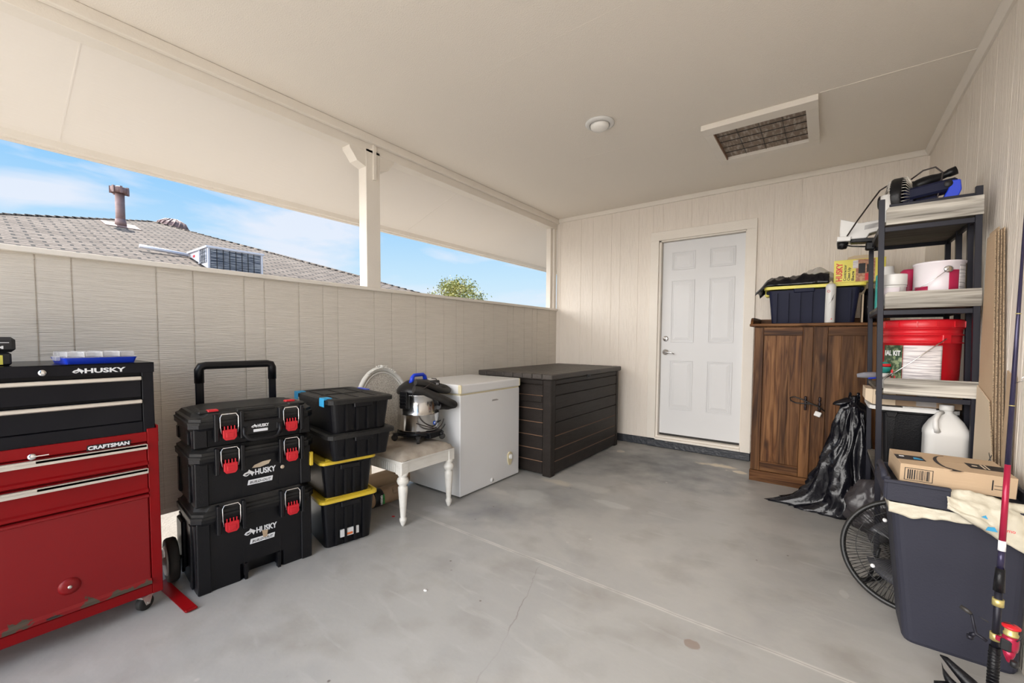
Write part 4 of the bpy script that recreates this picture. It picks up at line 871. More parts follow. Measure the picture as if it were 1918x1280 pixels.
# ------------------------------------------------------------------ rustic pine cabinet
cb = thing('storage_cabinet', 'rustic brown pine two-door cabinet with a tray top', 'cabinet', (2.168, -.600, 0))
cW, cD, cH = .775, .50, 1.225
mb = MB(); mb.box(0, cW, .0, cD, 0, .085, .002); obj('plinth', mb, M_pineh, cb)
mb = MB(); mb.box(.004, cW-.004, .022, cD, .085, cH, .001); obj('carcass', mb, M_pine, cb)
for (xa, xb, hs) in ((.006, .382, 1), (.396, cW-.004, -1)):
    mb = MB(); za, zb = .090, cH-.008; sw = .062 if hs > 0 else .072
    mb.box(xa, xa+sw, 0, .020, za, zb, .0015); mb.box(xb-sw, xb, 0, .020, za, zb, .0015)
    dr = obj('door', mb, M_pine, cb)
    apply_each('rail', [(xa+sw+.0012, xb-sw-.0012, .001, .020, zb-.062, zb), (xa+sw+.0012, xb-sw-.0012, .001, .020, za, za+.075)], M_pineh, dr, .0015)
    mb = MB(); pw = (xb-xa-2*sw-.006)/3
    for k in range(3): mb.box(xa+sw+.003+k*pw+.0004, xa+sw+.003+(k+1)*pw-.0004, .009, .018, za+.075, zb-.062, .0008)
    obj('panel', mb, M_pine, dr)
    hx = xb-.030 if hs > 0 else xa+.040
    mb = MB(); mb.lathe([(.004, -.052), (.010, -.046), (.005, -.038), (.011, -.030), (.007, -.022), (.005, -.014), (.012, 0), (.005, .014), (.007, .022), (.011, .030), (.005, .038), (.010, .046), (.004, .052)], (hx, -.026, .655), 14)
    mb.cyl((hx, -.026, .675), (hx, 0, .675), .005); mb.cyl((hx, -.026, .635), (hx, 0, .635), .005); obj('handle', mb, M_bronze, dr)
mb = MB(); mb.box(-.028, cW+.028, -.022, cD+.005, cH, cH+.022, .006, seg=2); mb.box(-.026, cW+.026, cD-.012, cD+.005, cH+.02, cH+.075, .003)
for x in (-.024, cW+.006):
    mb.prism([(-.004, cH+.02), (cD, cH+.02), (cD, cH+.075), (.07, cH+.072), (.03, cH+.064), (.008, cH+.045)], x, x+.018, 'x')
obj('tray_top', mb, M_pineh, cb)
lk = thing('cable_lock', 'black cable lock looped through both cabinet handles', 'lock', (2.52, -.626, .655))
mb = MB(); mb.tube([(.115, -.012, -.045), (.08, -.022, -.015), (.04, -.022, .0), (-.02, -.024, .030), (-.07, -.022, .045), (-.095, -.012, .035), (-.09, -.008, .012), (-.06, -.006, -.002), (0, -.006, -.002), (.04, -.008, .0), (.07, -.012, -.010)], .0045, 8); obj('cable', mb, M_wire, lk)
mb = MB(); mb.box(.075, .115, -.026, -.006, -.058, -.022, .004, M=T(0, 0, 0, ry=.35)); obj('lock_body', mb, M_white, lk)

# navy tote with yellow lid
nt_ = thing('storage_tote', 'dark navy tote with bright yellow lid on top of the pine cabinet', 'storage tote', (2.245, -.50, 1.2485))
tw, td, th_ = .57, .36, .278
mb = MB(); mb.loft([rr_ring(.028, tw-.03, .03, td-.02, 0, .02), rr_ring(.004, tw-.004, .004, td-.004, th_-.02, .025)])
for k in range(7):
    x = .06+k*.075; mb.prism([(x-.004, .01), (x+.004, .01), (x+.005, th_-.04), (x-.005, th_-.04)], 0, .012, 'y', M=T(0, .006, 0, rx=R(4.5)))
mb.box(-.020, .03, .08, td-.08, th_-.04, th_-.012, .006); mb.box(tw-.03, tw+.020, .08, td-.08, th_-.04, th_-.012, .006); mb.box(.17, .30, -.008, .01, th_-.04, th_-.01, .004)
obj('tub', mb, M_navy, nt_)
mb = MB(); mb.loft([rr_ring(-.028, tw+.028, -.012, td+.012, th_-.010, .03), rr_ring(-.030, tw+.030, -.014, td+.014, th_+.012, .03), rr_ring(-.015, tw+.015, 0, td, th_+.016, .03)])
mb.box(-.030, .0, .10, .22, th_-.055, th_-.005, .005); obj('lid', mb, M_yel2, nt_)
zl = 1.2485+th_+.0165
mb = MB()
def sheet(w_, d_, h, seed, amp=.02, hump=None):
    def fn(u, v):
        n = noise.fractal(Vector((u*3+seed, v*3, seed)), 1.0, 2.0, 4)+.5*abs(noise.noise(Vector((u*9, v*7, seed))))
        e = min(1, 8*min(u, 1-u, v, 1-v)); z = (h+amp*n)*e
        return (u*w_+.02*noise.noise(Vector((v*5, seed, 0))), v*d_+.02*noise.noise(Vector((u*6, seed, 3))), max(z, 0)+.001)
    return fn
bgp = thing('plastic_sheet', 'folded black plastic bag draped over the left side of the yellow lid', 'plastic bag', (2.16, -.50, zl))
mb = MB()
def blk(u, v):
    x = u*.47; y = -.035+v*.30; n = noise.fractal(Vector((u*5, v*4, 1)), 1, 2, 4); e = min(1, 7*min(v, 1-v))
    z = .004+(.045+.026*u+.030*n+.012*abs(noise.noise(Vector((u*14, v*9, 2)))))*e*(1 if u > .12 else .5+u*4)
    if u < .17: z -= (.17-u)*.42
    return (x, y+.012*n, z if u < .17 else max(z, .002))
mb.grid(blk, 54, 22); obj('film', mb, M_bag, bgp, solid=.003)
cg = thing('clear_plastic_bag', 'crumpled clear plastic bag heaped behind the black sheet on the tote', 'plastic bag', (2.34, -.33, zl+.05))
mb = MB()
def clr(u, v):
    n = noise.fractal(Vector((u*4+4, v*4, 2)), 1, 2, 4); e = math.sin(u*math.pi)**.6*math.sin(v*math.pi)**.5
    return (u*.34, v*.20, .0+(.125*u**.5+.03*n)*e)
mb.grid(clr, 36, 22); obj('film', mb, M_clearbag, cg, solid=.001)
hb = thing('bag_box', 'yellow box of contractor clean up bags with red lettering on the tote lid', 'box', (2.655, -.455, zl), R(-2))
hb.scale = (1.13, 1, 1.12)
mb = MB(); mb.box(0, .255, 0, .13, 0, .148, .002); bo = obj('carton', mb, M_yel2, hb)
mb = MB(); mb.prism([(.06, .148), (.20, .148), (.19, .178), (.165, .185), (.10, .185), (.07, .175)], .10, .103, 'y'); obj('flap', mb, M_cardl, hb)
text('lettering', 'HUSKY', .044, M_inkr, bo, (.043, -.001, .012), rot=(90, -90, 0), width=.118, bold=.03)
for k, s in enumerate(('Contractor', 'Clean Up', 'Bags')): text('lettering', s, .019, M_ink, bo, (.064+k*.020, -.001, .012), rot=(90, -90, 0), width=(.105, .085, .06)[k], bold=.02)
mb = MB(); mb.box(.112, .205, -.0012, 0, .004, .144); pc = obj('printed_picture', mb, M_meat, bo)
mb = MB(); mb.box(.125, .158, -.0022, -.001, .055, .118, .0004); mb.box(.165, .185, -.0022, -.001, .060, .110, .0004); obj('picture_shape', mb, M_ink, pc)
mb = MB(); mb.box(.096, .122, -.0025, -.0012, .090, .140); obj('price_panel', mb, M_label, pc)
mb = MB(); mb.box(.158, .190, -.0025, -.0012, .010, .052); obj('corner_panel', mb, M_inkr, pc)
sc = thing('spray_can', 'tall white spray can standing on the cabinet in front of the tote', 'spray can', (2.642, -.572, 1.2485))
mb = MB(); mb.lathe([(.028, 0), (.031, .004), (.031, .262), (.028, .272), (.020, .280), (.016, .282)], seg=28); obj('can', mb, M_white, sc)
mb = MB(); mb.lathe([(.012, .282), (.012, .290), (.006, .292), (.005, .302), (.001, .302)], seg=16); obj('nozzle', mb, M_aged, sc)
mb = MB(); mb.prism([(-.012, .13), (.012, .165), (.020, .205), (.014, .170), (.002, .148)], -.0325, -.030, 'y'); obj('swoosh', mb, M_ink, sc)
mb = MB(); mb.box(.006, .012, -.0322, -.030, .022, .030, M=T(0, 0, 0)); mb.tube([(-.012+.008*math.cos(a), -.0312, .225+.008*math.sin(a)) for a in [k*math.pi/6 for k in range(12)]], .0012, 5, closed=True); obj('red_mark', mb, M_inkr, sc)
bb = thing('bagged_bundle', 'black plastic bundle wedged between the tote and the shelf posts', 'bundle', (2.875, -.34, 1.2485))
mb = MB(); mb.lathe([(.03, 0), (.05, .03), (.055, .10), (.05, .17), (.045, .21), (.028, .25), (.001, .26)], seg=20, sx=.9); b = mb.bm
for v in b.verts: v.co += Vector(v.co).normalized()*.016*noise.noise(v.co*38)
obj('film', mb, M_bag, bb)
mb = MB(); mb.box(-.050, -.040, -.09, .05, 0, .21, .001)
obj('card_divider', mb, M_cardl, bb)

# ------------------------------------------------------------------ shelf unit along the right wall
SX0, SX1, SY0, SY1 = 2.853, 3.193, -1.70, -1.10
LEAN = .0245      # the frame racks slightly to the left with height
def leaned(mb):
    for v in mb.bm.verts: v.co.x -= LEAN*v.co.z
    return mb
sh = thing('shelf_unit', 'dark metal frame shelf unit with whitewashed boards along the right wall', 'shelf', (SX0, SY0, 0))
sw_, sd_ = SX1-SX0, SY1-SY0; ps = .022
for x in (0, sw_-ps):
    for y, zt_ in ((0, 1.795), (sd_-ps, 1.72)):
        mb = MB(); mb.box(x, x+ps, y, y+ps, 0, zt_, .001); obj('post', leaned(mb), M_frame, sh)
for y in (.12, .34):
    mb = MB(); mb.box(sw_-ps, sw_, y, y+ps, 0, 1.69, .001); obj('post', leaned(mb), M_frame, sh)
for z, fh, tilt in ((1.752, .082, 0), (1.352, .078, 0), (.942, .075, 0), (.53, .075, 0)):
    for bb_ in ((ps, sw_-ps, 0.004, .018, z-fh-.030, z-fh-.008), (ps, sw_-ps, sd_-ps+.004, sd_-.004, z-fh-.02, z-fh-.0005), (.004, .018, ps, sd_-ps, z-fh-.020, z-fh-.0005), (sw_-.018, sw_-.004, ps, sd_-ps, z-fh-.020, z-fh-.0005)):
        mb = MB(); mb.box(*bb_, .001); obj('rail', leaned(mb), M_frame, sh)
    mb = MB(); mb.prism([(ps+.004, z-fh), (sw_+.002, z-fh), (sw_+.002, z-.0), (ps+.014, z), (ps+.004, z-.012)], -.010, .004, 'y', bev=.0012); fb = obj('front_board', leaned(mb), M_grey_wood, sh)
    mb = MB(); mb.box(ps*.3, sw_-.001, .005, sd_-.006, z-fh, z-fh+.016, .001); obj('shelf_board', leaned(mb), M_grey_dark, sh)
mb = MB(); mb.box(ps, sw_-ps, .006, .020, 1.755, 1.768, .001); obj('rail', leaned(mb), M_frame, sh)
def S(x, y, z): return (SX0+x-LEAN*z, SY0+y, z)
zS = {1: 1.6865, 2: 1.2905, 3: .8835, 4: .4715}

# --- top of the shelf
fn_ = thing('clip_fan', 'small black desk fan with ribbed cage standing edge-on atop the shelf', 'fan', S(.055, .10, zS[1]))
mb = MB()
M_ = T(0.02, 0, .12, ry=R(90), rz=R(-12))
mb.lathe([(.098, -.022), (.102, -.014), (.102, .014), (.098, .022), (.094, .014), (.094, -.014)], seg=40, M=M_)
ringf = obj('cage_rim', mb, M_black, fn_)
mb = MB()
for k in range(40):
    a = k*math.pi/20; c, s = math.cos(a), math.sin(a)
    mb.tube([(c*.100, s*.100, .020), (c*.098, s*.098, .034), (c*.070, s*.070, .045), (c*.02, s*.02, .048)], .0016, 4, M=M_); mb.tube([(c*.100, s*.100, -.020), (c*.09, s*.09, -.034), (c*.05, s*.05, -.045), (c*.02, s*.02, -.045)], .0016, 4, M=M_)
obj('cage_wires', mb, M_alu, fn_)
mb = MB(); mb.lathe([(.026, -.075), (.034, -.07), (.034, -.044), (.02, -.04)], seg=24, M=M_); mb.cyl((-.03, 0, .03), (-.005, 0, .10), .012); mb.lathe([(.045, .0), (.045, .012), (.02, .03), (.001, .03)], (-.0, 0, .0), 24); obj('motor_and_stand', mb, M_black, fn_)
mb = MB(); mb.lathe([(.022, 0), (.022, .13), (.001, .13)], (-.035, -.02, .0), 20); 
o = obj('cup', mb, M_white); o.location = S(.06, .045, zS[1]+.0); tag(o, 'small pale grey cup at the left end of the shelf top', 'cup')
ln = thing('heat_gun', 'black cylindrical heat tool with cord lying across the shelf top', 'power tool', S(.095, .13, zS[1]))
mb = MB(); P0 = Vector((.0, 0, .165)); D = Vector((.30, -.02, .100)).normalized(); q = D.to_track_quat('Z', 'Y').to_matrix().to_4x4(); q.translation = P0; q = q @ Matrix.Scale(.72, 4)
mb.lathe([(.001, 0), (.036, 0), (.040, .008), (.041, .06), (.038, .065), (.040, .075), (.041, .11), (.034, .15), (.024, .18), (.021, .21), (.026, .225), (.027, .26), (.001, .262)], seg=28, M=q); obj('barrel', mb, M_black, ln)
mb = MB(); mb.tube([(.02, -.045, .205), (.06, -.055, .235), (.10, -.06, .240), (.125, -.06, .21), (.12, -.06, .155), (.105, -.10, .085)], .0035, 6); obj('cord', mb, M_cordb, ln)
bt2 = thing('compressor_tool', 'blue and black boxy corded tool on the shelf top under the cylinder', 'power tool', S(.085, .03, zS[1]))
bt2.scale = (.80, .8, .9)
mb = MB(); q = T(0, 0, .075, ry=R(-7)); mb.box(.01, .235, 0, .10, .030, .088, .010, M=q); mb.box(.0, .05, .01, .09, -.04, .04, .004, M=q); mb.box(.05, .15, -.003, .08, -.03, .02, .008, M=q); obj('housing', mb, M_navy, bt2)
mb = MB(); mb.prism([(.16, -.02), (.225, -.02), (.245, .02), (.245, .070), (.21, .075), (.19, .03)], -.004, .104, 'y', M=q, bev=.004); obj('end_cap', mb, M_blue, bt2)
mb = MB(); mb.lathe([(.018, 0), (.018, .003), (.001, .003)], seg=24, M=q @ T(.195, -.003, .062, rx=R(90))); obj('gauge', mb, M_ink, bt2)
mb = MB(); mb.box(-.02, .02, .06, .09, 0, .11, .002); 
o = obj('white_carton', mb, M_white); o.location = S(.082, .085, zS[1]); tag(o, 'small white carton standing between the fan and the blue tool', 'box')
cc = thing('extension_cord', 'thin black cord hanging down from the small fan to the white bracket', 'cord', S(-.02, .2, 1.75))
mb = MB(); mb.tube([(.06, -.09, .14), (.03, -.05, .13), (.01, .02, .11), (-.045, .16, .04), (-.085, .26, -.02), (-.115, .33, -.07)], .0038, 6); obj('cable', mb, M_cordb, cc)
wb = thing('light_fixture', 'white plastic light bracket with black lamp head hanging left of the shelf', 'light fixture', (2.695, -1.24, 1.745))
mb = MB(); q = T(0, 0, 0, ry=R(4)); mb.prism([(-.028, .085), (.06, .055), (.16, .070), (.16, .010), (.11, -.005), (.10, -.03), (-.020, -.035), (-.028, .03)], 0, .09, 'y', M=q, bev=.003); mb.box(-.035, .03, -.012, .10, -.045, -.018, .003, M=q); obj('bracket', mb, M_white, wb)
mb = MB(); mb.prism([(.085, .04), (.155, .055), (.155, .030), (.085, .015)], -.002, 0, 'y', M=q); obj('window', mb, M_clear, wb)
mb = MB(); mb.lathe([(.001, -.085), (.022, -.080), (.026, -.06), (.028, -.045)], (-.005, .04, 0), 20, M=q); mb.box(.03, .16, .01, .08, -.052, -.028, .004, M=q); mb.tube([(.0, .03, -.06), (.04, .0, -.075), (.10, .0, -.08), (.13, .01, -.06), (.16, .02, .02)], .004, 6, M=q); mb.box(.10, .145, -.01, .03, -.10, -.055, .006, M=q); obj('lamp_head', mb, M_black, wb)

# --- second board: paint
pc = thing('paint_can', 'large white and red paint can with wire handle on the second shelf', 'paint can', S(.222, .125, zS[2]))
mb = MB(); mb.lathe([(.086, 0), (.090, .002), (.090, .006), (.087, .008), (.087, .186), (.091, .190), (.092, .198), (.086, .200), (.080, .192), (.001, .192)], seg=40); cn = obj('can', mb, M_can, pc)
def arcpatch(r, a0, a1, z0, z1, z0b=None, n=14, c=(0, 0)):
    mb = MB(); z0b = z0 if z0b is None else z0b
    def f(u, v): a = R(a0+(a1-a0)*u); lo = z0+(z0b-z0)*u; return (c[0]+r*math.cos(a), c[1]+r*math.sin(a), lo+(z1-lo)*v)
    mb.grid(f, n, 1); return mb
obj('label_red', arcpatch(.0885, -75, -50, .02, .155), M_maroon, cn, solid=.0005); obj('label_text_panel', arcpatch(.0885, -48, -15, .02, .18), M_label, cn, solid=.0005); obj('label_red', arcpatch(.0885, -160, -120, .02, .085, .05), M_maroon, cn, solid=.0005)
mb = MB(); mb.lathe([(.016, 0), (.016, .004), (.010, .007), (.001, .007)], seg=20, M=T(.0885*math.cos(R(-78)), .0885*math.sin(R(-78)), .158, rx=R(90), rz=R(12))); mb.tube([(.0885*math.cos(R(-78)), -.097, .158), (-.02, -.104, .12), (-.07, -.098, .082), (-.10, -.06, .065)], .0016, 6); obj('bail', mb, M_chrome, pc)
sc2 = thing('paint_tin', 'small white and blue quart tin at the left of the second shelf', 'tin', S(.055, .075, zS[2]))
mb = MB(); mb.lathe([(.050, 0), (.052, .003), (.052, .088), (.055, .092), (.053, .096), (.048, .09), (.001, .09)], seg=32); cn = obj('can', mb, M_white, sc2); obj('label', arcpatch(.0527, -130, -60, .02, .085), M_can, cn, solid=.0004); obj('label_stripe', arcpatch(.0532, -165, -150, .01, .088), M_inkb, cn, solid=.0004)
o = MB(); o.lathe([(.020, 0), (.046, 0), (.047, .003), (.047, .050), (.046, .053), (.020, .053)], seg=36); o = obj('tape_roll', o, M_white); o.location = S(.066, .078, zS[2]+.098); tag(o, 'white roll of tape lying on the small quart tin', 'tape roll')
o = MB(); o.lathe([(.033, 0), (.035, .003), (.035, .165), (.025, .175), (.024, .205), (.001, .206)], seg=28); o = obj('white_bottle', o, M_white); o.location = S(.045, .175, zS[2]); tag(o, 'grey-white squat bottle behind the tape roll', 'bottle')
o = MB(); o.lathe([(.030, 0), (.031, .003), (.031, .175), (.022, .185), (.001, .186)], seg=24); o = obj('aerosol_can', o, M_maroon); o.location = S(.125, .19, zS[2]); tag(o, 'dark red capped aerosol behind the large paint can', 'spray can')
o = MB(); o.box(-.06, .06, 0, .05, 0, .18, .003); o = obj('striped_carton', o, M_teal); o.location = S(.07, .28, zS[2]); tag(o, 'small teal carton at the back left of the second shelf', 'box')

# --- third board: red bucket and clutter
bk = thing('bucket', 'big red plastic bucket with lid and printed instructions on the third shelf', 'bucket', S(.170, .172, zS[3]))
bk.scale = (.95, .95, 1)
mb = MB(); mb.lathe([(.140, 0), (.143, .004), (.1475, .225), (.155, .226), (.155, .230), (.147, .232), (.148, .262), (.157, .263), (.157, .267), (.148, .269), (.149, .292), (.156, .293), (.156, .297), (.150, .30)], seg=56); bd = obj('pail', mb, M_redp, bk)
mb = MB(); mb.lathe([(.158, .298), (.160, .302), (.158, .330), (.150, .338), (.143, .332), (.001, .330)], seg=56)
for k in range(14):
    a = k*2*math.pi/14; mb.box(.152, .163, -.002, .002, .30, .328, M=Matrix.Rotation(a, 4, 'Z'))
obj('lid', mb, M_redp, bk)
obj('instruction_label', arcpatch(.1485, -122, -66, .012, .215, n=18), M_label, bd, solid=.0006)
obj('picture_label', arcpatch(.1485, -164, -123, .012, .215, n=14), M_picture, bd, solid=.0006)
text('lettering', 'IAL KIT', .034, M_inkw, bd, (-.140, -.0600, .165), rot=(90, 0, -53), width=.085, bold=.03)
mb = MB()
for k, (x, z) in enumerate(((-.118, .06), (-.100, .055), (-.110, .085))): mb.box(x-.008, x+.008, -.108+abs(x+.1)*.9, -.098+abs(x+.1)*.9, z-.01, z+.01, .002)
obj('picture_dots', mb, M_inkr, bd)
mb = MB(); a = R(-62); mb.box(-.018, .018, -.012, .004, .225, .266, .003, M=T(.146*math.cos(a), .146*math.sin(a), 0, rz=a+R(90))); ea = obj('handle_ear', mb, M_redp, bk)
mb = MB(); mb.tube([(.069, -.152, .248), (.02, -.172, .205), (-.05, -.184, .14), (-.11, -.172, .085), (-.150, -.13, .055)], .0028, 6); mb.tube([(-.12, -.152, .076), (-.15, -.115, .052)], .007, 8); obj('bail_handle', mb, M_chrome, ea)
for nm, lab, x, y, r_, h_, m_ in (('small_tub', 'small white tub at the left edge of the third shelf', .035, .10, .026, .075, M_white), ('coloured_ball', 'red and green striped ball resting on the white tub', .035, .10, .028, .056, M_teal)):
    mb = MB()
    if nm == 'small_tub': mb.lathe([(r_-.004, 0), (r_, .004), (r_, h_-.004), (r_-.003, h_), (.001, h_)], seg=24); zz_ = zS[3]
    else: mb.lathe([(.001, 0)]+[(r_*math.sin(t), r_-r_*math.cos(t)) for t in [k*math.pi/10 for k in range(1, 10)]]+[(.001, 2*r_)], seg=24); zz_ = zS[3]+.0755
    if nm == 'small_tub':
        o = obj(nm, mb, m_); o.location = S(x, y, zz_); tag(o, lab, 'tub')
    else:
        bl = thing(nm, lab, 'ball', S(x, y, zz_)); obj('sphere', mb, m_, bl); mb = MB(); mb.lathe([(.0265, .036), (.0275, .030), (.0275, .044), (.0235, .047)], seg=24); obj('band', mb, M_inkr, bl)
gl = MB(); gl.tube([(0, 0, 0), (.03, 0, .004), (.07, .01, .006), (.12, .03, .006)], [.010, .016, .016, .012], 12)
gt = thing('foam_grip_tool', 'grey foam-handled tool with blue collar poking out left of the shelf', 'hand tool', (2.765, -1.52, .935))
obj('grip', gl, mat('grey_foam', (.20,.20,.23), .8), gt)
mb = MB(); mb.tube([(.045, .004, -.006), (.075, .012, .0), (.11, .03, .0)], [.010, .014, .012], 10); obj('collar', mb, M_blue, gt)

# --- fourth board: small tote, white lid, flat carton, jug
tt = thing('storage_tote', 'small black tote under a white board on the lowest visible shelf', 'storage tote', S(.030, .165, zS[4]))
mb = MB(); mb.loft([rr_ring(.015, .255, .01, .38, 0, .015), rr_ring(0, .268, 0, .40, .285, .02)]); mb.box(-.006, .274, -.010, .41, .282, .300, .004)
for x in (.03, .20): mb.prism([(x-.02, .29), (x+.03, .29), (x+.02, .262), (x-.01, .262)], -.016, -.004, 'y', bev=.002); mb.prism([(x-.012, .26), (x+.02, .26), (x+.012, .04), (x-.002, .04)], -.006, .012, 'y')
obj('tub', mb, M_black, tt)
wl = MB(); wl.loft([rr_ring(-.045, .285, .03, .40, 0, .05), rr_ring(-.045, .285, .03, .40, .018, .05)]); wl.box(.08, .20, .035, .06, .018, .024, .003)
o = obj('white_board', wl, M_white); o.location = S(.026, .072, zS[4]+.3015); tag(o, 'thin white rounded board lying on the small black tote', 'board')
ct = thing('flat_carton', 'flat brown carton with clear tape lying under the third shelf board', 'carton', S(-.035, .110, zS[4]+.3275), R(0))
mb = MB(); mb.box(.030, .345, .0, .20, 0, .072, .001); obj('carton', mb, M_cardd, ct)
mb = MB(); mb.prism([(.03, .0), (.115, .0), (.115, .075), (.03, .075)], -.004, .0, 'y'); mb.prism([(-.0, .02), (.029, .0), (.029, .075), (-.0, .078)], -.002, .20, 'y'); obj('flap', mb, M_cardl, ct, label='pale tan carton flap')
mb = MB(); mb.box(.19, .26, -.0012, 0, .004, .07); obj('tape', mb, M_clear, ct)
jg = thing('jug', 'white plastic gallon jug with a moulded handle behind the taped box', 'jug', S(.247, .078, zS[4]+.0))
mb = MB(); mb.loft([rr_ring(-.070, .070, -.062, .062, 0, .03, 5), rr_ring(-.074, .074, -.066, .066, .010, .034, 5), rr_ring(-.074, .074, -.066, .066, .205, .034, 5), rr_ring(-.0755, .0755, -.067, .067, .210, .034, 5), rr_ring(-.0755, .0755, -.067, .067, .225, .034, 5), rr_ring(-.072, .072, -.064, .064, .240, .034, 5), rr_ring(-.056, .056, -.052, .052, .276, .034, 5), rr_ring(-.034, .034, -.032, .032, .306, .026, 5), rr_ring(-.023, .023, -.023, .023, .316, .022, 5), rr_ring(-.021, .021, -.021, .021, .330, .02, 5)], smooth=True); obj('bottle', mb, M_white, jg)
mb = MB(); mb.tube([(-.018, -.024, .318), (-.034, -.044, .310), (-.044, -.062, .285), (-.044, -.072, .255), (-.036, -.064, .230)], [.010, .010, .009, .010, .012], 10); obj('handle', mb, M_white, jg)
mb = MB(); mb.lathe([(.023, .326), (.025, .328), (.025, .350), (.023, .352), (.001, .352)], seg=28); obj('cap', mb, M_white, jg)

# ------------------------------------------------------------------ flattened cardboard leaning on the right wall
def flat(name, label, x, poly, th=.004, lean=.0, m=M_card, edge=True, grp='flattened cardboard against the right wall'):
    o = thing(name, label, 'cardboard', (x, -1.7, 0), 0, grp)
    mb = MB(); mb.prism([(a+1.7, b_) for a, b_ in poly], -th/2, th/2, 'x', M=T(0, 0, 0, ry=lean)); obj('sheet', mb, m, o)
    mb = MB(); ys = [Vector((0, a+1.7, b_)) for a, b_ in poly[:2]]
    if edge: mb.box(-th/2+.0006, th/2-.0006, -.0025, .0, 0, (ys[1]-ys[0]).length, M=T(0, ys[0].y, ys[0].z, ry=lean) @ Matrix.Rotation(math.atan2(-(ys[1].y-ys[0].y), ys[1].z-ys[0].z), 4, 'X')); obj('fluted_edge', mb, M_edge, o)
    return o
flat('cardboard_sheet', 'tallest tan cardboard sheet, outermost in the stack against the right wall', 3.168, [(-1.96, .55), (-1.82, 1.57), (-1.715, 1.56), (-1.715, .02), (-1.96, .02)])
flat('cardboard_sheet', 'second tall cardboard sheet, close behind the outermost one', 3.1745, [(-1.975, .50), (-1.825, 1.585), (-1.715, 1.58), (-1.715, .02), (-1.96, .02)], .005)
flat('cardboard_sheet', 'tall multi-coloured edge cardboard sheet in the middle of the stack', 3.181, [(-1.975, .62), (-1.83, 1.575), (-1.715, 1.56), (-1.715, .02), (-1.96, .02)], .005, m=M_cardd)
flat('cardboard_sheet', 'tall cardboard sheet nearest the right wall', 3.188, [(-1.985, .60), (-1.835, 1.58), (-1.715, 1.58), (-1.715, .02), (-1.96, .02)], .004)
o = flat('cardboard_sheet', 'short brown cardboard piece nearest the camera against the right wall', 3.1845, [(-2.09, .35), (-2.06, .99), (-1.99, 1.01), (-1.99, .02), (-2.09, .02)], .004)
o = flat('cardboard_sheet', 'short pale cardboard panel with printed letters leaning low in the stack', 3.1615, [(-2.00, .60), (-1.90, .88), (-1.725, .93), (-1.725, .40), (-1.98, .40)], .004, m=M_cardl)
text('lettering', 'X 1 5', .05, M_ink, o, (-.0025, -.245, .68), rot=(90, 90, -90), width=.12)

# ------------------------------------------------------------------ grey bin with liner and box
gb = thing('trash_bin', 'tall dark grey plastic bin lined with a cream bag in the right corner', 'trash bin', (2.83, -2.34, 0))
bw, bdp, bh = .357, .27, .612
mb = MB()
def bring(z, x0, x1, y0, y1, c=.03): return rr_ring(x0, x1, y0, y1, z, c)
outer = [bring(0, .070, .350, .045, .25), bring(.012, .064, .354, .040, .255), bring(.45, .018, .356, .012, .268), bring(.575, .004, .357, .002, .272)]
mb.loft(outer, smooth=False)
obj('tub', mb, M_grey, gb)
# rim with a lowered front right part
mb = MB()
mb.box(-.006, .160, -.012, .006, .535, bh, .003); mb.box(.160, bw, -.008, .006, .535, bh-.045, .003)
mb.box(-.012, .006, -.010, bdp+.01, .540, bh+.010, .004); mb.box(bw-.010, bw+.002, 0, bdp, .54, bh, .003); mb.box(0, bw, bdp, bdp+.010, .54, bh, .003); mb.box(-.014, .160, -.018, -.008, bh-.010, bh+.002, .002)
mb.tube([(-.010, .0, bh), (-.012, .04, bh+.022), (-.012, .16, bh+.022), (-.010, .21, bh)], .010, 8)
obj('rim', mb, M_grey, gb)
mb = MB()
def band(u, v):
    x = .000+u*.36; hang = .038+.008*math.sin(u*9)+(.035*max(0, (u-.70)/.3)**1.0+.010*noise.noise(Vector((u*9, 2, 0)))); top = .530-.022*0; z = top-v*hang-.02*u*0
    # follows the tapered front of the tub and puffs out at the right
    y0 = .005+(.575-z)*.075
    return (x+.004, y0-.010-.010*abs(noise.noise(Vector((u*8, v*2, 5)))), z)
mb.grid(band, 60, 6)
def side(u, v): 
    z = .530-v*.04; return (.006+(.575-z)*.11-.008, .0+u*.25, z)
mb.grid(side, 10, 2); bl = obj('liner_band', mb, M_liner, gb, solid=.0015)
mb = MB()
def puff(u, v):
    x = .150+u*.207; n = noise.fractal(Vector((u*4, v*4, 8)), 1, 2, 3)
    z = .600-v*(.055+.12*u); y = -.006-.030*math.sin(v*math.pi*.8)-.012*n+.02*(1-v)
    z += .010*n+(.01*math.sin(u*6) if v < .2 else 0); 
    return (x, y, z)
mb.grid(puff, 34, 20); lf = obj('liner_fold', mb, M_liner, gb, solid=.0015)
text('lettering', 'Amo', .016, M_inkr, lf, (.272, -.050, .510), width=.028, bold=.0)
mb = MB(); mb.prism([(.235, .505), (.262, .505), (.255, .519), (.24, .517)], -.054, -.052, 'y'); mb.prism([(.225, .545), (.240, .540), (.235, .552)], -.050, -.048, 'y'); obj('print_mark', mb, M_tape, lf)
az = thing('delivery_box', 'taped cardboard delivery box with curved arrow print resting on the grey bin', 'box', (2.862, -2.312, .600))
M_ = T(0, 0, 0, rx=R(0), ry=R(1.2))
mb = MB(); mb.box(0, .29, 0, .20, .0, .071, .001); mb.box(0, .29, .097, .103, .071, .0714); bx_ = obj('carton', mb, M_card, az, label='tan corrugated carton')
az.rotation_euler = (R(3), R(1.0), R(4))
mb = MB(); mb.box(.012, .088, -.0008, 0, .012, .058); lb = obj('barcode_panel', mb, M_ink, bx_)
mb = MB(); mb.box(.014, .086, -.0014, -.0008, .014, .056); lb2 = obj('barcode_ground', mb, M_card, lb)
mb = MB(); rnd = random.Random(5); x = .020
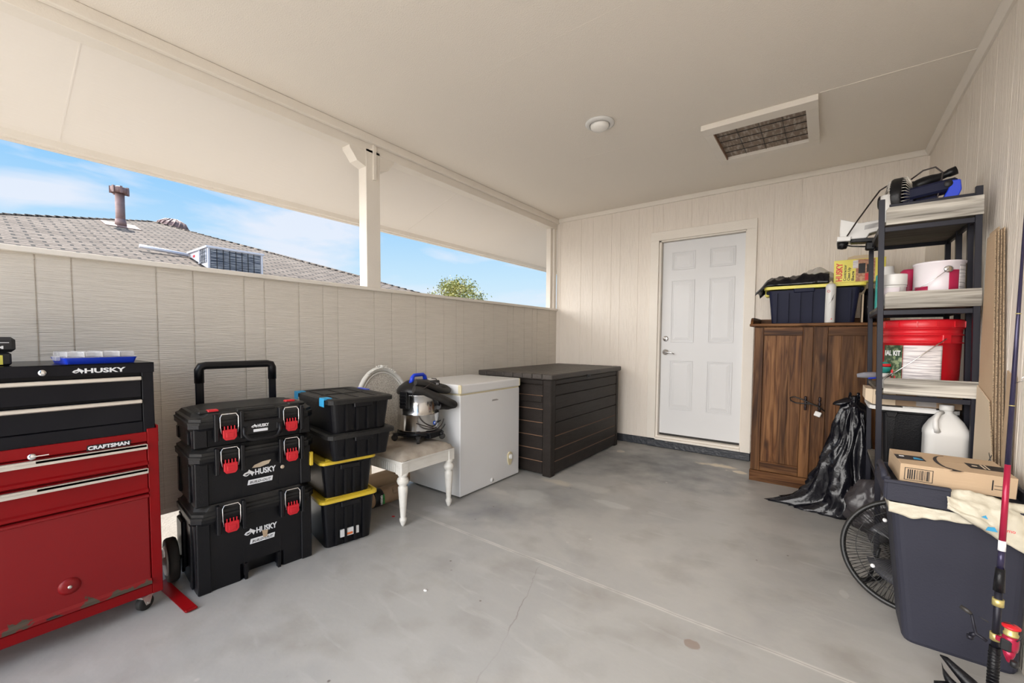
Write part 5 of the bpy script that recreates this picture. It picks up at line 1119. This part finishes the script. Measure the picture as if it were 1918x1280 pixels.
while x < .078:
    wv = rnd.choice((.0012, .002, .0035)); mb.box(x, x+wv, -.0020, -.0014, .017, .053); x += wv+rnd.choice((.0012, .002, .003))
obj('barcode_bars', mb, M_ink, lb)
def flatshape(pts, z, m, name, parent): 
    mb = MB(); mb.prism(pts, z, z+.0006, 'z'); return obj(name, mb, m, parent)
tp = flatshape([(.0, .060), (.082, .068), (.080, .125), (.0, .120)], .0715, M_ink, 'tape_print', bx_)
flatshape([(.012, .095), (.026, .095), (.026, .108), (.012, .106)], .0722, M_inkw, 'tape_mark', tp); flatshape([(.050, .078), (.076, .080), (.070, .090), (.060, .100), (.052, .100)], .0722, M_tape, 'tape_mark', tp)
tp = flatshape([(.195, .060), (.29, .058), (.29, .120), (.193, .120)], .0715, M_ink, 'tape_print', bx_)
mb = MB(); mb.box(.23, .235, .065, .115, .0721, .0727); mb.box(.24, .244, .065, .115, .0721, .0727); mb.box(.205, .218, .085, .095, .0721, .0727); obj('tape_mark', mb, M_cardl, tp)
arc = [(.112+.05*math.cos(t), .075+.095*math.sin(t)) for t in [R(95+k*12) for k in range(0, 13)]]
inner = [(p[0]+.010*math.sin(math.pi*i/12)+.001, p[1]+.004) for i, p in enumerate(arc)][::-1]
flatshape([(a+.045, b_+.01) for a, b_ in arc]+[(a+.045, b_+.01) for a, b_ in inner], .0715, M_ink, 'arrow_print', bx_)
ex, ey = arc[-1][0]+.045, arc[-1][1]+.01
flatshape([(ex-.006, ey+.02), (ex+.030, ey-.012), (ex-.008, ey-.022), (ex+.006, ey-.006)], .0716, M_ink, 'arrow_print', bx_)
mb = MB(); mb.box(.232, .235, -.0012, 0, .020, .055, M=T(0, 0, 0)); mb.box(.238, .262, -.0012, 0, .024, .0255); mb.box(.238, .262, -.0012, 0, .036, .0375); mb.box(.262, .264, -.0012, 0, .02, .04); obj('side_print', mb, M_ink, bx_)

# ------------------------------------------------------------------ floor fan behind the bin
ff = thing('floor_fan', 'black round wire-caged floor fan tilted on the floor behind the grey bin', 'fan', (2.94, -1.965, 0))
n_ = Vector((math.cos(.5)*math.cos(-1.8), math.cos(.5)*math.sin(-1.8), math.sin(.5)))
q = n_.to_track_quat('Z', 'Y').to_matrix().to_4x4(); q.translation = (0, 0, .203); fr = .222
mb = MB(); mb.tube([(fr*math.cos(a), fr*math.sin(a), 0) for a in [k*2*math.pi/64 for k in range(64)]], .011, 8, M=q, closed=True); obj('cage_rim', mb, M_wire, ff)
mb = MB()
for k in range(96):
    a = k*2*math.pi/96; c, s = math.cos(a), math.sin(a)
    mb.tube([(c*fr, s*fr, .0), (c*fr*.93, s*fr*.93, .022), (c*fr*.6, s*fr*.6, .040), (c*.045, s*.045, .046)], .0013, 4, M=q)
for rr_, zz_ in ((.17, .032), (.115, .041), (.052, .046)): mb.tube([(rr_*math.cos(a), rr_*math.sin(a), zz_) for a in [k*2*math.pi/40 for k in range(40)]], .0018, 4, M=q, closed=True)
obj('front_grille', mb, M_wire, ff)
mb = MB()
for k in range(60):
    a = k*2*math.pi/60; c, s = math.cos(a), math.sin(a)
    mb.tube([(c*fr, s*fr, .0), (c*fr*.9, s*fr*.9, -.035), (c*fr*.5, s*fr*.5, -.060), (c*.05, s*.05, -.062)], .0013, 4, M=q)
obj('rear_grille', mb, M_wire, ff)
mb = MB(); mb.lathe([(.001, .048), (.038, .047), (.042, .043), (.042, .036), (.001, .036)], seg=28, M=q); obj('badge', mb, M_black, ff)
for k in range(3):
    mb = MB()
    def bl_(u, v, k=k):
        a = k*2*math.pi/3+(v-.5)*1.3*(.6+.4*u); r = .035+u*.11; return (r*math.cos(a), r*math.sin(a), .018*(v-.5)*2)
    mb.grid(bl_, 8, 8, M=q); obj('blade', mb, mat('dark_smoked_plastic', (.05,.05,.06), .3), ff, solid=.002)
mb = MB(); mb.lathe([(.001, .02), (.030, .02), (.032, -.03), (.050, -.055), (.050, -.10), (.035, -.125), (.001, -.128)], seg=28, M=q)
mb.tube([(-.15, .05, .012), (-.05, .16, .012), (.05, .16, .012), (.15, .05, .012)], .010, 8); mb.tube([(-.12, .06, .015), (-.10, .05, .12), (-.09, .035, .19)], .008, 8); mb.tube([(.12, .06, .015), (.11, .05, .12), (.10, .035, .19)], .008, 8); obj('motor_and_stand', mb, M_black, ff)
for a in (2.2, 3.9):
    mb = MB(); mb.lathe([(.001, .052), (.008, .050), (.008, .036)], (fr*.62*math.cos(a), fr*.62*math.sin(a), 0), 12, M=q); obj('screw_cap', mb, M_inkw, ff)

# ------------------------------------------------------------------ black bags by the cabinet
tb = thing('trash_bag', 'tall glossy black garbage bag draped in folds against the pine cabinet', 'garbage bag', (2.78, -.93, 0))
def bagf(u, v):
    a = 2*math.pi*u; t = v
    left = .5+.5*math.cos(a-math.pi)        # 1 toward -x
    r = (.055+.115*(1-t)**1.3)
    rx = r*(1+.55*left*(1-t)**1.2); ry = r*.85
    c_, s_ = math.cos(a), math.sin(a)
    rd = 1-abs(noise.noise(Vector((c_*2.6+3, s_*2.6, t*2.2))))*2; rd2 = 1-abs(noise.noise(Vector((c_*5.5, s_*5.5+2, t*5))))*2
    fold = 1+.34*(rd-.55)+.16*(rd2-.55)+.07*math.sin(a*6+2*t)
    n = noise.noise(Vector((math.cos(a)*1.5, math.sin(a)*1.5, t*4)))
    cx = -.01+.020*t-.035*left*(1-t)*.5; cy = .02*t-.02
    x = cx+math.cos(a)*rx*fold+.02*n; y = cy+math.sin(a)*ry*fold+.015*n
    z = .76*t+.02*math.sin(a*3)*t
    if t < .12:                              # skirt lying on the floor
        x += (-.12*left)*(1-t/.12)**2
    if t > .93: x *= .45; y *= .6; z += .01*math.sin(a*5)
    return (x, y, max(z, .002))
mb = MB(); mb.grid(bagf, 96, 44); obj('film', mb, M_bag, tb, solid=.002)
mb = MB(); mb.grid(lambda u, v: (-.02+.03*math.cos(2*math.pi*u)*(1-v*.5)-.07*v, -.02+.02*math.sin(2*math.pi*u), .735-.02*v+.028*math.sin(2*math.pi*u+1)*(1-abs(v-.5))), 20, 10); obj('knotted_ear', mb, M_bag, tb, solid=.002)
mb = MB(); mb.grid(lambda u, v: (-.16-.16*u+.02*v, -.09+v*.11-.02*u, .006+.028*(1-u)+.014*math.sin(v*9+u*4)*(1-u*.5)), 20, 14); obj('trailing_corner', mb, M_bag, tb, solid=.002)
gbg = thing('trash_bag', 'round full dull black garbage bag behind the shelf post', 'garbage bag', (2.905, -1.33, 0))
mb = MB()
def gf(u, v):
    a = 2*math.pi*u; p = v*math.pi; n = noise.fractal(Vector((math.cos(a)*2*math.sin(p), math.sin(a)*2*math.sin(p), math.cos(p)*2)), 1, 2, 3)
    n2 = abs(noise.noise(Vector((math.cos(a)*4, math.sin(a)*4, math.cos(p)*3)))); r = .150+.045*n-.030*n2+.006*math.sin(a*11)*math.sin(p)
    return (r*math.sin(p)*math.cos(a), r*.95*math.sin(p)*math.sin(a), max(.0015, .170-1.15*r*math.cos(p)))
mb.grid(gf, 56, 30); obj('film', mb, M_bag2, gbg)

# ------------------------------------------------------------------ fishing rod in the foreground
fr_ = thing('fishing_rod', 'dark blue and red fishing rod with red spinning reel standing by the grey bin', 'fishing rod', (3.055, -2.585, 0))
top = Vector((.028, .09, 1.50)); 
def rp(t): return top*t
mb = MB(); mb.cyl(rp(0), rp(.055), .014, .012, 16); mb.cyl(rp(.055), rp(.145), .0115, .0120, 16)
for k in range(12): mb.cyl(rp(.058+k*.0065), rp(.061+k*.0065), .0130, seg=16)
obj('grip', mb, M_black, fr_)
mb = MB(); mb.cyl(rp(.255), rp(.30), .0125, .0100, 16); obj('fore_grip', mb, M_black, fr_)
mb = MB(); mb.cyl(rp(.145), rp(.258), .0085, seg=16); obj('reel_seat', mb, M_frame, fr_)
mb = MB(); mb.cyl(rp(.158), rp(.172), .0125, seg=16); obj('seat_hood', mb, M_gold, fr_)
mb = MB(); mb.cyl(rp(.226), rp(.240), .0125, seg=16); obj('seat_hood', mb, M_gold, fr_)
mb = MB(); mb.cyl(rp(.30), rp(.335), .0080, .0075, 14); mb.cyl(rp(.505), rp(1.0), .0068, .0028, 14); obj('blank', mb, M_rod, fr_)
mb = MB(); mb.cyl(rp(.355), rp(.505), .0075, .0068, 14); bl = obj('blank_sleeve', mb, M_hoodred, fr_, label='glossy red rod section')
mb = MB(); mb.cyl(rp(.335), rp(.355), .0082, seg=14); obj('hook_keeper_wrap', mb, M_inkw, fr_)
for t in (.320, .62, .80):
    mb = MB(); mb.cyl(rp(t), rp(t+.0015), .0085-.003*t, seg=14); obj('gold_wrap', mb, M_gold, fr_)
mb = MB(); p = rp(.665); mb.tube([p+Vector((0, -.004, 0)), p+Vector((.012, -.020, .008)), p+Vector((.016, -.024, .012))], .001, 5); mb.tube([p+Vector((.016+.007*math.cos(a), -.026, .015+.007*math.sin(a))) for a in [k*math.pi/6 for k in range(12)]], .0011, 5, closed=True); obj('line_guide', mb, M_chrome, fr_)
rl = thing('fishing_reel', 'red and black spinning reel with folding crank mounted on the fishing rod', 'fishing reel', (3.046, -2.590, .262), R(-32))
rl.scale = (.80, .80, .88)
mb = MB(); mb.lathe([(.001, -.036), (.019, -.034), (.021, -.02), (.021, .004), (.018, .012), (.001, .012)], seg=24, M=T(.048, .0, .010)); mb.box(.012, .036, -.006, .006, -.012, .004, .002); mb.lathe([(.001, -.075), (.006, -.07), (.014, -.05), (.017, -.032)], seg=20, M=T(.046, 0, .006)); obj('body', mb, M_hoodred, rl)
mb = MB(); mb.lathe([(.001, .010), (.019, .012), (.0195, .018), (.0165, .020), (.0165, .036), (.001, .037)], seg=28, M=T(.048, 0, .012)); obj('spool', mb, M_gold, rl)
mb = MB(); mb.lathe([(.001, .034), (.023, .035), (.024, .039), (.020, .042), (.001, .046)], seg=28, M=T(.048, 0, .014)); obj('spool_cap', mb, M_redp, rl)
mb = MB(); mb.box(.030, .058, -.026, -.014, -.026, .012, .005); mb.tube([(.066, -.012, .016), (.074, -.004, .030), (.070, .004, .048), (.048, .0, .062), (.03, -.004, .056)], .002, 6); mb.lathe([(.009, -.03), (.010, -.02), (.009, -.012)], (.066, -.02, -.035), 14); obj('bail_arm', mb, M_ink, rl)
mb = MB(); mb.tube([(-.006, -.010, -.028), (-.020, -.014, -.022), (-.034, -.016, -.018), (-.040, -.016, .008), (-.047, -.017, .042)], [.0055, .005, .006, .0045, .004], 8); mb.tube([(-.034, -.016, -.018), (-.046, -.016, -.030)], [.006, .008], 8); mb.lathe([(.001, -.008), (.009, -.007), (.010, .004), (.001, .006)], (-.048, -.017, -.036), 14); cr_ = obj('crank', mb, M_frame, rl)
mb = MB(); mb.tube([(-.047, -.017, .043), (-.058, -.018, .048), (-.078, -.02, .055)], [.005, .0075, .0065], 8); mb.tube([(-.006, -.006, .036), (-.03, -.012, .044)], [.0022, .0008], 6); obj('crank_knob', mb, M_hose, cr_)

bf = thing('rod_stand', 'black curved plastic claw foot on the floor at the bottom right', 'stand', (3.005, -2.63, 0))
def claw(pts, w0, m_=None):
    mb = MB(); rings = []
    for i, (p, w_) in enumerate(pts):
        p = Vector(p); w_ *= 1.6; rings.append([p+Vector((0, -w_, -.35*w_)), p+Vector((0, w_, -.35*w_)), p+Vector((0, w_*.7, w_*1.4)), p+Vector((0, -w_*.7, w_*1.4))])
    mb.loft(rings, smooth=True); return mb
mb = claw([((-.062, .035, .150), .001), ((-.045, .03, .135), .007), ((-.020, .02, .110), .011), ((.012, .005, .085), .014), ((.040, -.01, .060), .015), ((.045, -.03, .014), .014)], 0); obj('claw', mb, M_black, bf)
mb = claw([((-.060, .02, .135), .001), ((-.056, .010, .105), .008), ((-.040, .0, .080), .011), ((-.005, -.02, .055), .013), ((.035, -.032, .020), .014)], 0); obj('claw', mb, M_black, bf)
mb = claw([((-.080, -.015, .085), .003), ((-.05, -.015, .080), .009), ((-.01, -.02, .065), .012), ((.03, -.03, .016), .014)], 0); obj('claw', mb, M_black, bf)

# small things on the floor
def chip(name, label, cat, x, y, r, m_, h=.004):
    mb = MB(); mb.lathe([(r*.8, 0), (r, h*.4), (r*.85, h), (.001, h)], seg=14, sy=.8); o = obj(name, mb, m_); o.location = (x, y, .0005); tag(o, label, cat)
chip('bottle_cap', 'small round white cap on the open floor below the bins', 'cap', 1.248, -3.176, .010, M_white)
chip('paper_scrap', 'tiny red wrapper scrap on the floor in front of the chair legs', 'scrap', .50, -2.78, .012, M_redp, .003)
